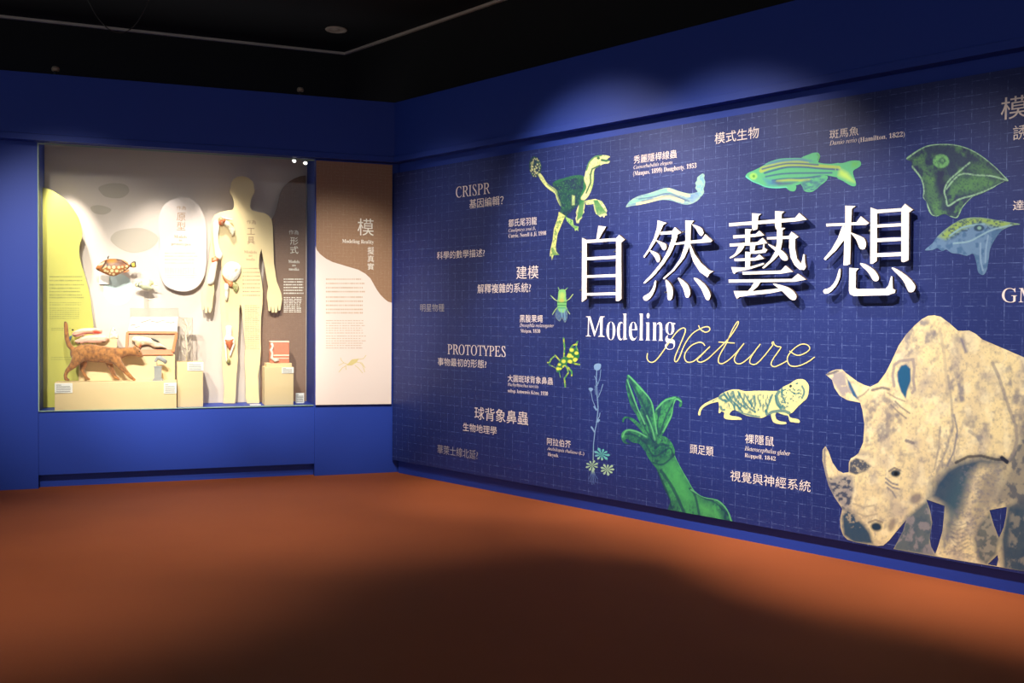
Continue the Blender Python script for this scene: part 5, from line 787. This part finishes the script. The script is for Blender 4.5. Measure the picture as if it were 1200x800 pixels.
bn = N(t, 'ShaderNodeBump'); bn.inputs['Strength'].default_value = .6; bn.inputs['Distance'].default_value = .004; t.links.new(noise(t, tc, 220, 4, .7), bn.inputs['Height']); t.links.new(bn.outputs[0], b.inputs['Normal']); M['fur'] = m
yC = .20; xc, _ = FB.on(115, 430, yC); xc = float(xc); cat = thing('cat', 'life-size ginger tabby cat model walking right with raised tail', 'cat', FM(FB, xc, yC, L1[2])); SPX = float(FB.on(116, 430, yC)[0] - FB.on(115, 430, yC)[0])
def cn(px, py, r, dy=0, r2=None): a, b_ = FB.on(px, py, yC); k = 1; return (float(a) - xc, dy, float(b_) - L1[2], r * k * SPX, (r2 or r) * k * SPX)
nodes = [cn(106, 414, 11.6, 0, 9.5), cn(96, 413.8, 10.4, 0, 8.8), cn(90, 415, 8.2, 0, 7.6), cn(86, 410.5, 3.3), cn(80.8, 405, 3.0), cn(78.3, 397, 2.9), cn(77.5, 388, 2.8), cn(77.2, 381, 2.6), cn(76.6, 378.6, 1.9),
         cn(118, 415.6, 11.0, 0, 9), cn(129.5, 417, 10.6, 0, 8.6), cn(137, 415.6, 8.6, 0, 7), cn(144.5, 413.4, 6.4, 0, 5.6), cn(151.5, 412.2, 5.4, 0, 5.2), cn(159.3, 412.6, 6.0, 0, 6.2), cn(164, 415.6, 3.4, 0, 3.8), cn(166, 417.2, 2.2, 0, 2.6),
         cn(91.5, 421, 7.2, -.03, 5.2), cn(86.5, 428, 4.6, -.036, 4), cn(79.4, 434.6, 2.7, -.036), cn(77, 440, 2.3, -.036), cn(77.6, 444.6, 2.1, -.036), cn(80.8, 445.3, 1.7, -.036),
         cn(97, 421, 6.2, .03, 5), cn(97.6, 428, 4.2, .034), cn(95.8, 433.6, 2.8, .034), cn(98.6, 439.6, 2.3, .034), cn(101, 444.2, 2.1, .034), cn(104, 445.2, 1.7, .034),
         cn(136, 422, 6.0, -.026, 4.6), cn(142, 429.5, 4.2, -.032), cn(148, 436.4, 3.1, -.032), cn(153.5, 442.2, 2.6, -.032), cn(157.6, 445.2, 1.9, -.032),
         cn(127, 423, 5.2, .026), cn(129, 430, 3.8, .032), cn(131.6, 436, 2.9, .032), cn(134.6, 442.4, 2.4, .032), cn(138.6, 445.2, 1.8, .032), cn(166.4, 418, 1.8, 0, 2.0)]
edges = [(0, 1), (1, 2), (2, 3), (3, 4), (4, 5), (5, 6), (6, 7), (7, 8), (0, 9), (9, 10), (10, 11), (11, 12), (12, 13), (13, 14), (14, 15), (15, 16), (16, 39), (1, 17), (17, 18), (18, 19), (19, 20), (20, 21), (21, 22), (1, 23), (23, 24), (24, 25), (25, 26), (26, 27), (27, 28), (10, 29), (29, 30), (30, 31), (31, 32), (32, 33), (10, 34), (34, 35), (35, 36), (36, 37), (37, 38)]
o = blobby('body', nodes, edges, M['fur'], cat); dz = -min(v.co.z for v in o.data.vertices) + .0005; cat.location.z += dz
for s in (-1, 1):
    a = cn(157.6, 408.6, 0); a = Vector((a[0], s * 3.4 * SPX, a[2])); R = 2.5 * SPX
    MB().add([a + Vector((-R * .9, -R * .5, 0)), a + Vector((R * .9, -R * .5, 0)), a + Vector((R * .7, R * .5, 0)), a + Vector((-R * .8, R * .5, 0)), a + Vector((R * .15, s * R * .3, R * 1.55))], [(0, 1, 4), (1, 2, 4), (2, 3, 4), (3, 0, 4), (3, 2, 1, 0)]).build('ear', M['fur'], cat, bevel=.001)
    e = cn(163.3, 412.2, 0); MB().lathe([(.0005, -.004), (.0045, -.002), (.0055, .001), (.0045, .004), (.0005, .0055)], (e[0], s * 4.5 * SPX, e[2]), 10, 'y').build('eye', mat('cat_eye', (60, 66, 30), .15), cat, smooth=True)
e = cn(168.0, 417.0, 0); MB().lathe([(.001, -.005), (.006, 0), (.001, .005)], (e[0], 0, e[2]), 8).build('nose', mat('cat_nose', (120, 60, 50), .4), cat, smooth=True)
